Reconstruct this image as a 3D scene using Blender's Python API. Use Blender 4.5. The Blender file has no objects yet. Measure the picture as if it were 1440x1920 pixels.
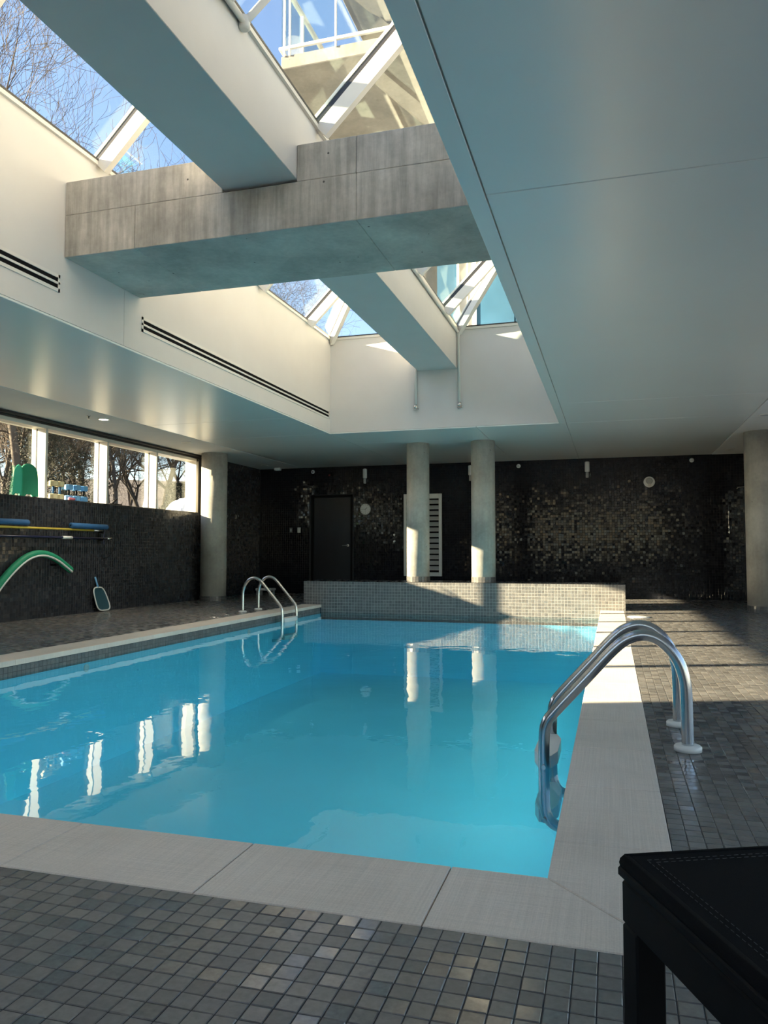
import bpy, bmesh, math, random
import numpy as np
from mathutils import Vector, Matrix

R = math.radians
rng = random.Random(7)
nrng = np.random.default_rng(7)
SC = bpy.context.scene
COL = SC.collection

# ------------------------------------------------------------------ camera
# lens found from the pool's two vanishing points (frame 1440 x 1920)
FPX, EYE = 1442.0, 0.90
YAW, PITCH = R(16.516), R(2.977)
cam_d = bpy.data.cameras.new('camera')
cam = bpy.data.objects.new('camera', cam_d)
COL.objects.link(cam)
cam_d.sensor_fit = 'VERTICAL'
cam_d.sensor_height = 32.0
cam_d.lens = FPX / 1920.0 * 32.0
cam_d.clip_start, cam_d.clip_end = 0.03, 500
cam.location = (0, 0, EYE)
cam.rotation_euler = (R(90) + PITCH, 0, YAW)
SC.camera = cam

# ------------------------------------------------------------------ light
SUN_AZ, SUN_EL = R(21.0), R(15.4)        # sunlight travels (+x, +y, down)
SUNDIR = Vector((math.cos(SUN_AZ) * math.cos(SUN_EL), math.sin(SUN_AZ) * math.cos(SUN_EL), -math.sin(SUN_EL)))
w = bpy.data.worlds.new('world')
SC.world = w
w.use_nodes = True
nt = w.node_tree
bg = nt.nodes['Background']
sky = nt.nodes.new('ShaderNodeTexSky')
sky.sky_type = 'NISHITA'
sky.sun_disc = False
sky.sun_elevation = SUN_EL
sky.sun_rotation = math.atan2(-SUNDIR.x, -SUNDIR.y)
sky.altitude = 50
sky.air_density = 1.0
sky.dust_density = 0.25
sky.ozone_density = 2.0
tintn = nt.nodes.new('ShaderNodeMixRGB')
tintn.blend_type = 'MULTIPLY'
tintn.inputs[0].default_value = 1.0
tintn.inputs[2].default_value = (1.10, 0.94, 0.95, 1)
nt.links.new(sky.outputs[0], tintn.inputs[1])
nt.links.new(tintn.outputs[0], bg.inputs[0])
bg.inputs[1].default_value = 0.13
sun_d = bpy.data.lights.new('sun', 'SUN')
sun_d.energy = 11.5
sun_d.color = (1.0, 0.76, 0.50)
sun_d.angle = R(0.6)
sun = bpy.data.objects.new('sun', sun_d)
COL.objects.link(sun)
sun.rotation_euler = SUNDIR.to_track_quat('-Z', 'Y').to_euler()
sun.location = (-20, -8, 15)

vs = SC.view_settings
vs.view_transform = 'Standard'
vs.look = 'None'
vs.gamma = 1.0
vs.use_curve_mapping = False
vs.exposure = 1.95
cy = SC.cycles
cy.max_bounces = 12
cy.diffuse_bounces = 6
cy.glossy_bounces = 6
cy.transparent_max_bounces = 24
cy.sample_clamp_indirect = 6.0
cy.use_denoising = True

# ------------------------------------------------------------------ dimensions (metres)
Z_CEIL = 2.74
XL, XR = -7.50, 3.40          # side walls
YB, YF = 15.60, -3.20         # back wall, wall behind the camera
PX0, PX1, PY0, PY1 = -4.807, -0.175, 2.205, 12.40   # pool
COP = 0.336                    # coping width
Z_WATER = -0.13
OX0, OX1, OY0, OY1 = -4.20, -0.705, 0.04, 11.20    # ceiling opening
Z_EAVE = 4.23
PITCH_T = 0.051

# ------------------------------------------------------------------ node material helpers
def new_mat(name):
    m = bpy.data.materials.new(name)
    m.use_nodes = True
    t = m.node_tree
    p = t.nodes['Principled BSDF']
    return m, t, p

def N(t, kind, **kw):
    n = t.nodes.new(kind)
    for k, v in kw.items():
        if k.startswith('in_'):
            n.inputs[k[3:].replace('_', ' ')].default_value = v
        else:
            setattr(n, k, v)
    return n

def L(t, a, b):
    t.links.new(a, b)

def coords(t, scale=(1, 1, 1), kind='Object'):
    c = N(t, 'ShaderNodeTexCoord')
    m = N(t, 'ShaderNodeMapping')
    m.inputs['Scale'].default_value = scale
    L(t, c.outputs[kind], m.inputs[0])
    return m.outputs[0]

def noise(t, vec, scale, detail=4, rough=0.55):
    n = N(t, 'ShaderNodeTexNoise')
    n.inputs['Scale'].default_value = scale
    n.inputs['Detail'].default_value = detail
    n.inputs['Roughness'].default_value = rough
    L(t, vec, n.inputs['Vector'])
    return n.outputs['Fac']

def ramp(t, fac, stops):
    r = N(t, 'ShaderNodeValToRGB')
    e = r.color_ramp.elements
    while len(e) < len(stops):
        e.new(0.5)
    for el, (p, c) in zip(e, stops):
        el.position = p
        el.color = c if len(c) == 4 else (*c, 1)
    L(t, fac, r.inputs[0])
    return r.outputs[0]

def mixc(t, a, b, fac, mode='MIX'):
    m = N(t, 'ShaderNodeMixRGB', blend_type=mode)
    for sock, v in ((m.inputs[1], a), (m.inputs[2], b)):
        if isinstance(v, (tuple, list)):
            sock.default_value = (*v[:3], 1)
        else:
            L(t, v, sock)
    if isinstance(fac, (int, float)):
        m.inputs[0].default_value = fac
    else:
        L(t, fac, m.inputs[0])
    return m.outputs[0]

def bump(t, p, h, strength, dist=0.01):
    b = N(t, 'ShaderNodeBump')
    b.inputs['Strength'].default_value = strength
    b.inputs['Distance'].default_value = dist
    L(t, h, b.inputs['Height'])
    L(t, b.outputs[0], p.inputs['Normal'])
    return b

def plain(name, col, rough=0.5, metal=0.0, spec=0.5, vary=0.06, vscale=6.0, bmp=0.0, bscale=80.0):
    m, t, p = new_mat(name)
    v = coords(t)
    f = noise(t, v, vscale, 5)
    lo = tuple(max(0, c * (1 - vary)) for c in col)
    hi = tuple(min(1, c * (1 + vary)) for c in col)
    L(t, ramp(t, f, [(0.3, lo), (0.7, hi)]), p.inputs['Base Color'])
    p.inputs['Roughness'].default_value = rough
    p.inputs['Metallic'].default_value = metal
    p.inputs['Specular IOR Level'].default_value = spec
    if bmp:
        bump(t, p, noise(t, v, bscale, 3), bmp, 0.002)
    return m

def concrete(name, base=(0.40, 0.385, 0.355), streak=0.5, pit=True):
    m, t, p = new_mat(name)
    v = coords(t)
    vs_ = coords(t, (9, 9, 0.7))
    big = noise(t, v, 1.6, 6, 0.6)
    fine = noise(t, v, 22, 6, 0.65)
    st = noise(t, vs_, 2.4, 5, 0.6)
    lo = tuple(c * 0.55 for c in base)
    hi = tuple(min(1, c * 1.35) for c in base)
    c1 = ramp(t, big, [(0.25, lo), (0.55, base), (0.8, hi)])
    c2 = ramp(t, fine, [(0.3, (0.72, 0.72, 0.72)), (0.7, (1.12, 1.12, 1.12))])
    c3 = ramp(t, st, [(0.35, (0.70, 0.70, 0.68)), (0.62, (1.08, 1.08, 1.08))])
    c = mixc(t, c1, c2, 0.45, 'MULTIPLY')
    gn = N(t, 'ShaderNodeNewGeometry')
    sz = N(t, 'ShaderNodeSeparateXYZ'); L(t, gn.outputs['True Normal'], sz.inputs[0])
    az = N(t, 'ShaderNodeMath', operation='ABSOLUTE'); L(t, sz.outputs['Z'], az.inputs[0])
    vf = N(t, 'ShaderNodeMath', operation='MULTIPLY_ADD', use_clamp=True); L(t, az.outputs[0], vf.inputs[0]); vf.inputs[1].default_value = -streak; vf.inputs[2].default_value = streak
    c = mixc(t, c, c3, vf.outputs[0], 'MULTIPLY')     # run-off streaks only on upright faces
    if pit:
        vo = N(t, 'ShaderNodeTexVoronoi')
        vo.inputs['Scale'].default_value = 5.5
        L(t, v, vo.inputs['Vector'])
        pf = ramp(t, vo.outputs['Distance'], [(0.035, (1, 1, 1)), (0.055, (0, 0, 0))])
        c = mixc(t, c, (0.10, 0.095, 0.085), pf)
    L(t, c, p.inputs['Base Color'])
    p.inputs['Roughness'].default_value = 0.78
    bump(t, p, fine, 0.10, 0.003)
    return m

def slate(name, dark, mid, light, rough=(0.16, 0.5), bscale=55.0, bst=0.35, spec=0.6):
    """stone mosaic: each tile carries its own tint in the 'tint' attribute"""
    m, t, p = new_mat(name)
    a = N(t, 'ShaderNodeAttribute', attribute_name='tint')
    sep = N(t, 'ShaderNodeSeparateColor')
    L(t, a.outputs['Color'], sep.inputs[0])
    v = coords(t, kind='Object')
    g = N(t, 'ShaderNodeNewGeometry')
    f = noise(t, g.outputs['Position'], bscale, 5, 0.6)
    c = ramp(t, sep.outputs[0], [(0.0, dark), (0.55, mid), (1.0, light)])
    c = mixc(t, c, ramp(t, f, [(0.3, (0.75, 0.75, 0.75)), (0.75, (1.2, 1.2, 1.2))]), 0.8, 'MULTIPLY')
    L(t, c, p.inputs['Base Color'])
    mr = N(t, 'ShaderNodeMapRange')
    mr.inputs['To Min'].default_value, mr.inputs['To Max'].default_value = rough
    L(t, sep.outputs[1], mr.inputs['Value'])
    L(t, mr.outputs[0], p.inputs['Roughness'])
    p.inputs['Specular IOR Level'].default_value = spec
    bump(t, p, f, bst, 0.0015)
    return m

def schlick(t, f0, nrm=None):
    """reflectance that is the same from both sides of a thin sheet"""
    g = N(t, 'ShaderNodeNewGeometry')
    d = N(t, 'ShaderNodeVectorMath', operation='DOT_PRODUCT')
    L(t, nrm if nrm is not None else g.outputs['Normal'], d.inputs[0])
    L(t, g.outputs['Incoming'], d.inputs[1])
    a = N(t, 'ShaderNodeMath', operation='ABSOLUTE'); L(t, d.outputs['Value'], a.inputs[0])
    o = N(t, 'ShaderNodeMath', operation='SUBTRACT', use_clamp=True); o.inputs[0].default_value = 1.0; L(t, a.outputs[0], o.inputs[1])
    p = N(t, 'ShaderNodeMath', operation='POWER'); L(t, o.outputs[0], p.inputs[0]); p.inputs[1].default_value = 5.0
    m = N(t, 'ShaderNodeMath', operation='MULTIPLY_ADD'); L(t, p.outputs[0], m.inputs[0]); m.inputs[1].default_value = 1 - f0; m.inputs[2].default_value = f0
    return m.outputs[0]

def glass(name, tint=(0.93, 0.97, 0.96), ior=1.45):
    m = bpy.data.materials.new(name)
    m.use_nodes = True
    t = m.node_tree
    t.nodes.clear()
    out = N(t, 'ShaderNodeOutputMaterial')
    tr = N(t, 'ShaderNodeBsdfTransparent')
    tr.inputs[0].default_value = (*tint, 1)
    gl = N(t, 'ShaderNodeBsdfGlossy')
    gl.inputs['Roughness'].default_value = 0.0
    gl.inputs['Color'].default_value = (0.9, 0.95, 0.95, 1)
    v = coords(t)
    wob = noise(t, v, 0.7, 2)
    bp = N(t, 'ShaderNodeBump')
    bp.inputs['Strength'].default_value = 0.03
    L(t, wob, bp.inputs['Height'])
    L(t, bp.outputs[0], gl.inputs['Normal'])
    mx = N(t, 'ShaderNodeMixShader')
    L(t, schlick(t, 0.04), mx.inputs[0])
    L(t, tr.outputs[0], mx.inputs[1])
    L(t, gl.outputs[0], mx.inputs[2])
    L(t, mx.outputs[0], out.inputs[0])
    return m

def water_mat():
    m = bpy.data.materials.new('water')
    m.use_nodes = True
    t = m.node_tree
    t.nodes.clear()
    out = N(t, 'ShaderNodeOutputMaterial')
    tr = N(t, 'ShaderNodeBsdfTransparent')
    tr.inputs[0].default_value = (0.58, 0.915, 1.0, 1)
    gl = N(t, 'ShaderNodeBsdfGlossy')
    gl.inputs['Roughness'].default_value = 0.0
    v1 = coords(t, (1.0, 0.8, 1))
    n1 = noise(t, v1, 2.2, 2, 0.5)
    n2 = noise(t, v1, 9.0, 2, 0.5)
    ad = N(t, 'ShaderNodeMath', operation='MULTIPLY_ADD')
    L(t, n2, ad.inputs[0])
    ad.inputs[1].default_value = 0.16
    L(t, n1, ad.inputs[2])
    bp = N(t, 'ShaderNodeBump')
    bp.inputs['Strength'].default_value = 0.5
    bp.inputs['Distance'].default_value = 0.007
    L(t, ad.outputs[0], bp.inputs['Height'])
    L(t, bp.outputs[0], gl.inputs['Normal'])
    mx = N(t, 'ShaderNodeMixShader')
    L(t, schlick(t, 0.022, bp.outputs[0]), mx.inputs[0])
    L(t, tr.outputs[0], mx.inputs[1])
    L(t, gl.outputs[0], mx.inputs[2])
    L(t, mx.outputs[0], out.inputs[0])
    return m

def steel(name, col=(0.52, 0.53, 0.54), rough=0.22):
    m, t, p = new_mat(name)
    v = coords(t, (60, 60, 60))
    f = noise(t, v, 3, 3)
    L(t, ramp(t, f, [(0.3, tuple(c * 0.9 for c in col)), (0.7, col)]), p.inputs['Base Color'])
    p.inputs['Metallic'].default_value = 1.0
    p.inputs['Roughness'].default_value = rough
    return m

def stone_coping():
    m, t, p = new_mat('coping_stone')
    v = coords(t)
    big = noise(t, v, 2.0, 6, 0.6)
    vx = coords(t, (1, 120, 1))
    vy = coords(t, (120, 1, 1))
    weave = mixc(t, noise(t, vx, 2.0, 2), noise(t, vy, 2.0, 2), 0.5)
    fine = noise(t, v, 160, 3)
    c = ramp(t, big, [(0.25, (0.62, 0.55, 0.475)), (0.5, (0.70, 0.625, 0.545)), (0.75, (0.75, 0.67, 0.59))])
    c = mixc(t, c, ramp(t, weave, [(0.35, (0.78, 0.78, 0.78)), (0.65, (1.12, 1.12, 1.12))]), 0.6, 'MULTIPLY')
    c = mixc(t, c, ramp(t, fine, [(0.3, (0.85, 0.85, 0.85)), (0.7, (1.08, 1.08, 1.08))]), 0.5, 'MULTIPLY')
    sp = N(t, 'ShaderNodeTexVoronoi')
    sp.inputs['Scale'].default_value = 3.0
    L(t, v, sp.inputs['Vector'])
    chips = ramp(t, sp.outputs['Distance'], [(0.03, (1, 1, 1)), (0.05, (0, 0, 0))])
    c = mixc(t, c, (0.62, 0.60, 0.56), mixc(t, chips, fine, 0.5, 'MULTIPLY'))
    L(t, c, p.inputs['Base Color'])
    p.inputs['Roughness'].default_value = 0.62
    p.inputs['Specular IOR Level'].default_value = 0.35
    bump(t, p, fine, 0.12, 0.002)
    return m

def soffit_mat():
    m, t, p = new_mat('soffit_panel')
    v = coords(t)
    f = noise(t, v, 0.8, 3)
    L(t, ramp(t, f, [(0.3, (0.68, 0.70, 0.67)), (0.7, (0.71, 0.73, 0.70))]), p.inputs['Base Color'])
    p.inputs['Roughness'].default_value = 0.30
    p.inputs['Specular IOR Level'].default_value = 0.75
    bump(t, p, noise(t, v, 260, 2), 0.03, 0.001)
    return m

M = {}
M['soffit'] = soffit_mat()
M['plaster'] = plain('white_plaster', (0.60, 0.585, 0.565), 0.55, vary=0.02, vscale=3, bmp=0.03, bscale=200)
M['plaster_dull'] = plain('matt_ceiling_paint', (0.66, 0.66, 0.64), 0.8, vary=0.02)
M['white_metal'] = plain('white_coated_metal', (0.66, 0.635, 0.59), 0.38, vary=0.02)
M['cream_metal'] = plain('cream_window_metal', (0.58, 0.55, 0.49), 0.42, vary=0.02)
M['dark_metal'] = plain('dark_window_metal', (0.025, 0.025, 0.027), 0.4, vary=0.1)
M['black'] = plain('black_void', (0.006, 0.006, 0.007), 0.9, spec=0.1)
M['concrete'] = concrete('cast_concrete', (0.50, 0.47, 0.42), 0.85)
M['concrete_col'] = concrete('column_concrete', (0.42, 0.41, 0.37), 0.25)
M['slate'] = slate('slate_mosaic', (0.016, 0.018, 0.024), (0.028, 0.031, 0.038), (0.050, 0.052, 0.058), (0.08, 0.35), bst=0.10, spec=0.4)
M['slate_gloss'] = slate('glazed_wall_mosaic', (0.006, 0.007, 0.011), (0.011, 0.012, 0.017), (0.022, 0.023, 0.028), (0.0, 0.22), bst=0.015, spec=0.26)
M['slate_floor'] = slate('slate_floor_mosaic', (0.115, 0.115, 0.116), (0.155, 0.153, 0.152), (0.205, 0.197, 0.187), (0.04, 0.50), bst=0.16)
M['slate_plat'] = slate('slate_platform_mosaic', (0.10, 0.100, 0.10), (0.135, 0.134, 0.131), (0.175, 0.170, 0.162), (0.3, 0.6))
M['grout'] = plain('dark_grout', (0.032, 0.034, 0.038), 0.85, vary=0.2, vscale=30)
M['grout_light'] = plain('pale_grout', (0.40, 0.39, 0.37), 0.85, vary=0.1, vscale=30)
M['coping'] = stone_coping()
M['basin'] = plain('turquoise_pool_plaster', (0.32, 0.80, 0.98), 0.7, vary=0.02, vscale=1.5)
M['water'] = water_mat()
M['glass'] = glass('window_glass')
M['steel'] = steel('brushed_steel')
M['steel_pale'] = steel('polished_steel', (0.66, 0.65, 0.62), 0.25)
M['white_plastic'] = plain('white_plastic', (0.74, 0.75, 0.72), 0.4, vary=0.03)
M['grey_plastic'] = plain('grey_plastic', (0.42, 0.43, 0.42), 0.5, vary=0.03)
M['blk_frame'] = plain('black_powder_coat', (0.006, 0.0065, 0.007), 0.6, spec=0.12, vary=0.15, vscale=20)
M['blk_fabric'] = plain('black_mesh_fabric', (0.005, 0.0055, 0.0065), 0.9, spec=0.08, vary=0.2, vscale=300, bmp=0.3, bscale=900)
M['door'] = plain('dark_door_paint', (0.012, 0.013, 0.018), 0.4, vary=0.1)
M['lamp_on'] = None

def emit(name, col, s):
    m, t, p = new_mat(name)
    p.inputs['Base Color'].default_value = (*col, 1)
    p.inputs['Emission Color'].default_value = (*col, 1)
    p.inputs['Emission Strength'].default_value = s
    return m
M['lamp_on'] = emit('lit_lamp_lens', (1.0, 0.86, 0.66), 6.0)
M['bark'] = plain('pale_bark', (0.085, 0.068, 0.054), 0.85, vary=0.35, vscale=3.0)
M['bark_dark'] = plain('grey_bark', (0.05, 0.043, 0.037), 0.85, vary=0.35, vscale=3.0)
M['needle'] = plain('evergreen_foliage', (0.030, 0.034, 0.020), 0.8, vary=0.4, vscale=2.5)
M['snow'] = plain('snow', (0.80, 0.83, 0.88), 0.7, vary=0.03)
M['ground'] = plain('winter_scrub', (0.11, 0.088, 0.07), 0.95, vary=0.35, vscale=0.9)

# ------------------------------------------------------------------ mesh helpers
def tag(o, label=None, cat=None, group=None, kind=None):
    if label: o['label'] = label
    if cat: o['category'] = cat
    if group: o['group'] = group
    if kind: o['kind'] = kind
    return o

def empty(name, loc=(0, 0, 0), rz=0.0):
    o = bpy.data.objects.new(name, None)
    o.empty_display_size = 0.1
    COL.objects.link(o)
    o.location = loc
    o.rotation_euler = (0, 0, rz)
    return o

def link_mesh(name, me, mat, parent=None):
    o = bpy.data.objects.new(name, me)
    COL.objects.link(o)
    if mat is not None and len(me.materials) == 0:
        me.materials.append(mat)
    if parent is not None:
        o.parent = parent
    return o

class MB:
    def __init__(s):
        s.v, s.f, s.sm = [], [], []
    def add(s, vs_, fs, smooth=False):
        n = len(s.v)
        s.v.extend([tuple(a) for a in vs_])
        for f in fs:
            s.f.append(tuple(i + n for i in f))
            s.sm.append(smooth)
        return s
    def box(s, x0, x1, y0, y1, z0, z1):
        v = [(x, y, z) for z in (z0, z1) for y in (y0, y1) for x in (x0, x1)]
        return s.add(v, [(0, 2, 3, 1), (4, 5, 7, 6), (0, 1, 5, 4), (2, 6, 7, 3), (0, 4, 6, 2), (1, 3, 7, 5)])
    def cbox(s, x0, x1, y0, y1, z0, z1, c=0.004):
        """box with all edges chamfered"""
        xs, ys, zs = (x0, x1), (y0, y1), (z0, z1)
        vid, v = {}, []
        for i in (0, 1):
            for j in (0, 1):
                for k in (0, 1):
                    si, sj, sk = (1 - 2 * i), (1 - 2 * j), (1 - 2 * k)
                    p = (xs[i], ys[j], zs[k])
                    for ax in range(3):
                        q = [p[0] + si * c, p[1] + sj * c, p[2] + sk * c]
                        q[ax] = p[ax]
                        vid[(i, j, k, ax)] = len(v)
                        v.append(tuple(q))
        f = []
        for i in (0, 1):
            q = [vid[(i, 0, 0, 0)], vid[(i, 1, 0, 0)], vid[(i, 1, 1, 0)], vid[(i, 0, 1, 0)]]
            f.append(q if i else q[::-1])
            q = [vid[(0, i, 0, 1)], vid[(0, i, 1, 1)], vid[(1, i, 1, 1)], vid[(1, i, 0, 1)]]
            f.append(q if i else q[::-1])
            q = [vid[(0, 0, i, 2)], vid[(1, 0, i, 2)], vid[(1, 1, i, 2)], vid[(0, 1, i, 2)]]
            f.append(q if i else q[::-1])
        for i in (0, 1):
            for j in (0, 1):
                f.append([vid[(i, j, 0, 0)], vid[(i, j, 1, 0)], vid[(i, j, 1, 1)], vid[(i, j, 0, 1)]])
                f.append([vid[(i, 0, j, 0)], vid[(i, 1, j, 0)], vid[(i, 1, j, 2)], vid[(i, 0, j, 2)]])
                f.append([vid[(0, i, j, 1)], vid[(1, i, j, 1)], vid[(1, i, j, 2)], vid[(0, i, j, 2)]])
                for k in (0, 1):
                    f.append([vid[(i, j, k, 0)], vid[(i, j, k, 1)], vid[(i, j, k, 2)]])
        return s.add(v, f)
    def prism(s, poly, h0, h1, axis='z'):
        """extrude a 2-D polygon; axis z: (x,y), axis y: (x,z), axis x: (y,z)"""
        def P(a, b, h):
            return {'z': (a, b, h), 'y': (a, h, b), 'x': (h, a, b)}[axis]
        n = len(poly)
        v = [P(a, b, h0) for a, b in poly] + [P(a, b, h1) for a, b in poly]
        f = [tuple(range(n)), tuple(range(2 * n - 1, n - 1, -1))]
        f += [(i, (i + 1) % n, n + (i + 1) % n, n + i) for i in range(n)]
        return s.add(v, f)
    def beam(s, a, b, wd, hg, up=(0, 0, 1)):
        """rectangular bar from a to b, centred, wd across, hg along up"""
        a, b = Vector(a), Vector(b)
        d = (b - a).normalized()
        up = Vector(up)
        sd = d.cross(up).normalized()
        u = sd.cross(d).normalized()
        v = []
        for p in (a, b):
            for su, sv in ((-1, -1), (1, -1), (1, 1), (-1, 1)):
                v.append(p + sd * su * wd / 2 + u * sv * hg / 2)
        return s.add(v, [(0, 3, 2, 1), (4, 5, 6, 7), (0, 1, 5, 4), (1, 2, 6, 5), (2, 3, 7, 6), (3, 0, 4, 7)])
    def lathe(s, prof, n=24, c=(0, 0, 0), axis='z', smooth=True):
        """prof: list of (radius, height)"""
        def P(r, h, a):
            x, y = r * math.cos(a), r * math.sin(a)
            q = {'z': (x, y, h), 'y': (x, h, y), 'x': (h, x, y)}[axis]
            return (q[0] + c[0], q[1] + c[1], q[2] + c[2])
        v, f = [], []
        for r, h in prof:
            for i in range(n):
                v.append(P(r, h, 2 * math.pi * i / n))
        for k in range(len(prof) - 1):
            for i in range(n):
                j = (i + 1) % n
                f.append((k * n + i, k * n + j, (k + 1) * n + j, (k + 1) * n + i))
        s.add(v, f, smooth)
        m = len(s.v) - len(v)
        s.f.append(tuple(m + i for i in range(n))[::-1]); s.sm.append(False)
        s.f.append(tuple(m + (len(prof) - 1) * n + i for i in range(n))); s.sm.append(False)
        return s
    def tube(s, pts, r, n=10, caps=True):
        pts = [Vector(p) for p in pts]
        rs = r if isinstance(r, (list, tuple)) else [r] * len(pts)
        v, f = [], []
        d0 = (pts[1] - pts[0]).normalized()
        ref = Vector((0, 0, 1)) if abs(d0.z) < 0.9 else Vector((1, 0, 0))
        u = d0.cross(ref).normalized()
        for i, p in enumerate(pts):
            if i == 0: d = pts[1] - pts[0]
            elif i == len(pts) - 1: d = pts[-1] - pts[-2]
            else: d = (pts[i + 1] - pts[i]).normalized() + (pts[i] - pts[i - 1]).normalized()
            d = d.normalized()
            u = (u - d * u.dot(d))
            u = u.normalized() if u.length > 1e-6 else d.orthogonal().normalized()
            w_ = d.cross(u)
            for k in range(n):
                a = 2 * math.pi * k / n
                v.append(p + (u * math.cos(a) + w_ * math.sin(a)) * rs[i])
        for i in range(len(pts) - 1):
            for k in range(n):
                j = (k + 1) % n
                f.append((i * n + k, i * n + j, (i + 1) * n + j, (i + 1) * n + k))
        base = len(s.v)
        s.add(v, f, True)
        if caps:
            s.f.append(tuple(base + k for k in range(n))[::-1]); s.sm.append(False)
            s.f.append(tuple(base + (len(pts) - 1) * n + k for k in range(n))); s.sm.append(False)
        return s
    def build(s, name, mat, parent=None, fix=False):
        me = bpy.data.meshes.new(name)
        me.from_pydata(s.v, [], s.f)
        me.polygons.foreach_set('use_smooth', s.sm)
        if fix:
            bm = bmesh.new(); bm.from_mesh(me)
            bmesh.ops.recalc_face_normals(bm, faces=bm.faces)
            bm.to_mesh(me); bm.free()
        me.update()
        return link_mesh(name, me, mat, parent)

def smooth_path(pts, k=6):
    """Catmull-Rom through control points"""
    P = [Vector(p) for p in pts]
    P = [P[0] * 2 - P[1]] + P + [P[-1] * 2 - P[-2]]
    out = []
    for i in range(1, len(P) - 2):
        for j in range(k):
            t = j / k
            a, b, c, d = P[i - 1], P[i], P[i + 1], P[i + 2]
            out.append(0.5 * ((2 * b) + (c - a) * t + (2 * a - 5 * b + 4 * c - d) * t * t + (3 * b - a - 3 * c + d) * t ** 3))
    out.append(P[-2])
    return out

def tile_field(name, mat, parent, O, U, V, Nn, cu, cv, size=0.0488, thick=0.0016, tilt=0.012, seed=1, bev=0.0018):
    """one joined mesh of mosaic tiles: centres at O + U*cu + V*cv, each slightly tipped, tinted"""
    g = np.random.default_rng(seed)
    n = len(cu)
    O, U, V, Nn = (np.array(a, float) for a in (O, U, V, Nn))
    h = size / 2
    cor = np.array([(-1, -1), (1, -1), (1, 1), (-1, 1)], float)
    ta, tb = g.normal(0, tilt, n), g.normal(0, tilt, n)
    lift = g.uniform(0, 0.0004, n)
    base = O + cu[:, None] * U + cv[:, None] * V
    vs_ = np.zeros((n, 8, 3))
    for k, (a, b) in enumerate(cor):
        vs_[:, k] = base + U * (a * h) + V * (b * h)
        hh = thick + lift + ta * a * h + tb * b * h
        vs_[:, 4 + k] = base + U * (a * (h - bev)) + V * (b * (h - bev)) + Nn * hh[:, None]
    quads = np.array([(4, 5, 6, 7), (0, 1, 5, 4), (1, 2, 6, 5), (2, 3, 7, 6), (3, 0, 4, 7)])
    if np.dot(np.cross(U, V), Nn) < 0:
        quads = quads[:, ::-1]
    faces = (np.arange(n)[:, None, None] * 8 + quads[None]).reshape(-1, 4)
    me = bpy.data.meshes.new(name)
    nv, nf = n * 8, len(faces)
    me.vertices.add(nv)
    me.vertices.foreach_set('co', vs_.reshape(-1))
    me.loops.add(nf * 4)
    me.loops.foreach_set('vertex_index', faces.reshape(-1).astype(np.int32))
    me.polygons.add(nf)
    me.polygons.foreach_set('loop_start', (np.arange(nf) * 4).astype(np.int32))
    me.polygons.foreach_set('use_smooth', np.zeros(nf, dtype=bool))
    me.update(calc_edges=True)
    at = me.attributes.new('tint', 'FLOAT_COLOR', 'POINT')
    t = np.repeat(g.beta(2.2, 2.6, n), 8)
    r_ = np.repeat(g.beta(1.6, 2.0, n), 8)
    colr = np.stack([t, r_, np.repeat(g.random(n), 8), np.ones(nv)], 1)
    at.data.foreach_set('color', colr.reshape(-1).astype(np.float32))
    o = link_mesh(name, me, mat, parent)
    o['kind'] = 'stuff'
    return o

def project(p):
    """pixel of a world point in the 1440 x 1920 frame, and its depth"""
    cyw, syw, cp, sp = math.cos(YAW), math.sin(YAW), math.cos(PITCH), math.sin(PITCH)
    x, y, z = p[0], p[1], p[2] - EYE
    rx = x * cyw + y * syw
    fx = -x * syw * cp + y * cyw * cp + z * sp
    ux = x * syw * sp - y * cyw * sp + z * cp
    return 720 + FPX * rx / fx, 960 - FPX * ux / fx, fx

# ================================================================== SETTING
# ---- floor: grout bed around the pool, mosaic tiles on it
fl = MB()
FZ = -0.0015
cx0, cx1, cy0, cy1 = PX0 - COP, PX1 + COP, PY0 - COP - 0.020, PY1
for x0, x1, y0, y1 in ((XL, XR, YF, cy0), (XL, cx0, cy0, YB), (cx1, XR, cy0, YB), (cx0, cx1, PY1 + 0.9, YB)):
    fl.box(x0, x1, y0, y1, -0.20, FZ)
floor = fl.build('floor', M['grout'])
tag(floor, 'dark slate mosaic pool deck around the basin', 'floor', kind='structure')

gx = np.arange(XL + 0.03, XR - 0.02, PITCH_T)
gx = np.arange(math.floor((XL + 0.043) / PITCH_T) + 1, math.floor((XR + 0.043) / PITCH_T)) * PITCH_T - 0.043 + PITCH_T / 2
gy = np.arange(-60, 270) * PITCH_T + 1.848 - PITCH_T / 2
gy = gy[(gy > -0.3) & (gy < YB - 0.03)]
CX, CY = np.meshgrid(gx, gy)
CX, CY = CX.ravel(), CY.ravel()
h = PITCH_T / 2
keep = ~((CX > cx0 - h + 0.003) & (CX < cx1 + h - 0.003) & (CY > cy0 - h + 0.004) & (CY < PY1 + 0.9 + h))
CX, CY = CX[keep], CY[keep]
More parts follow.
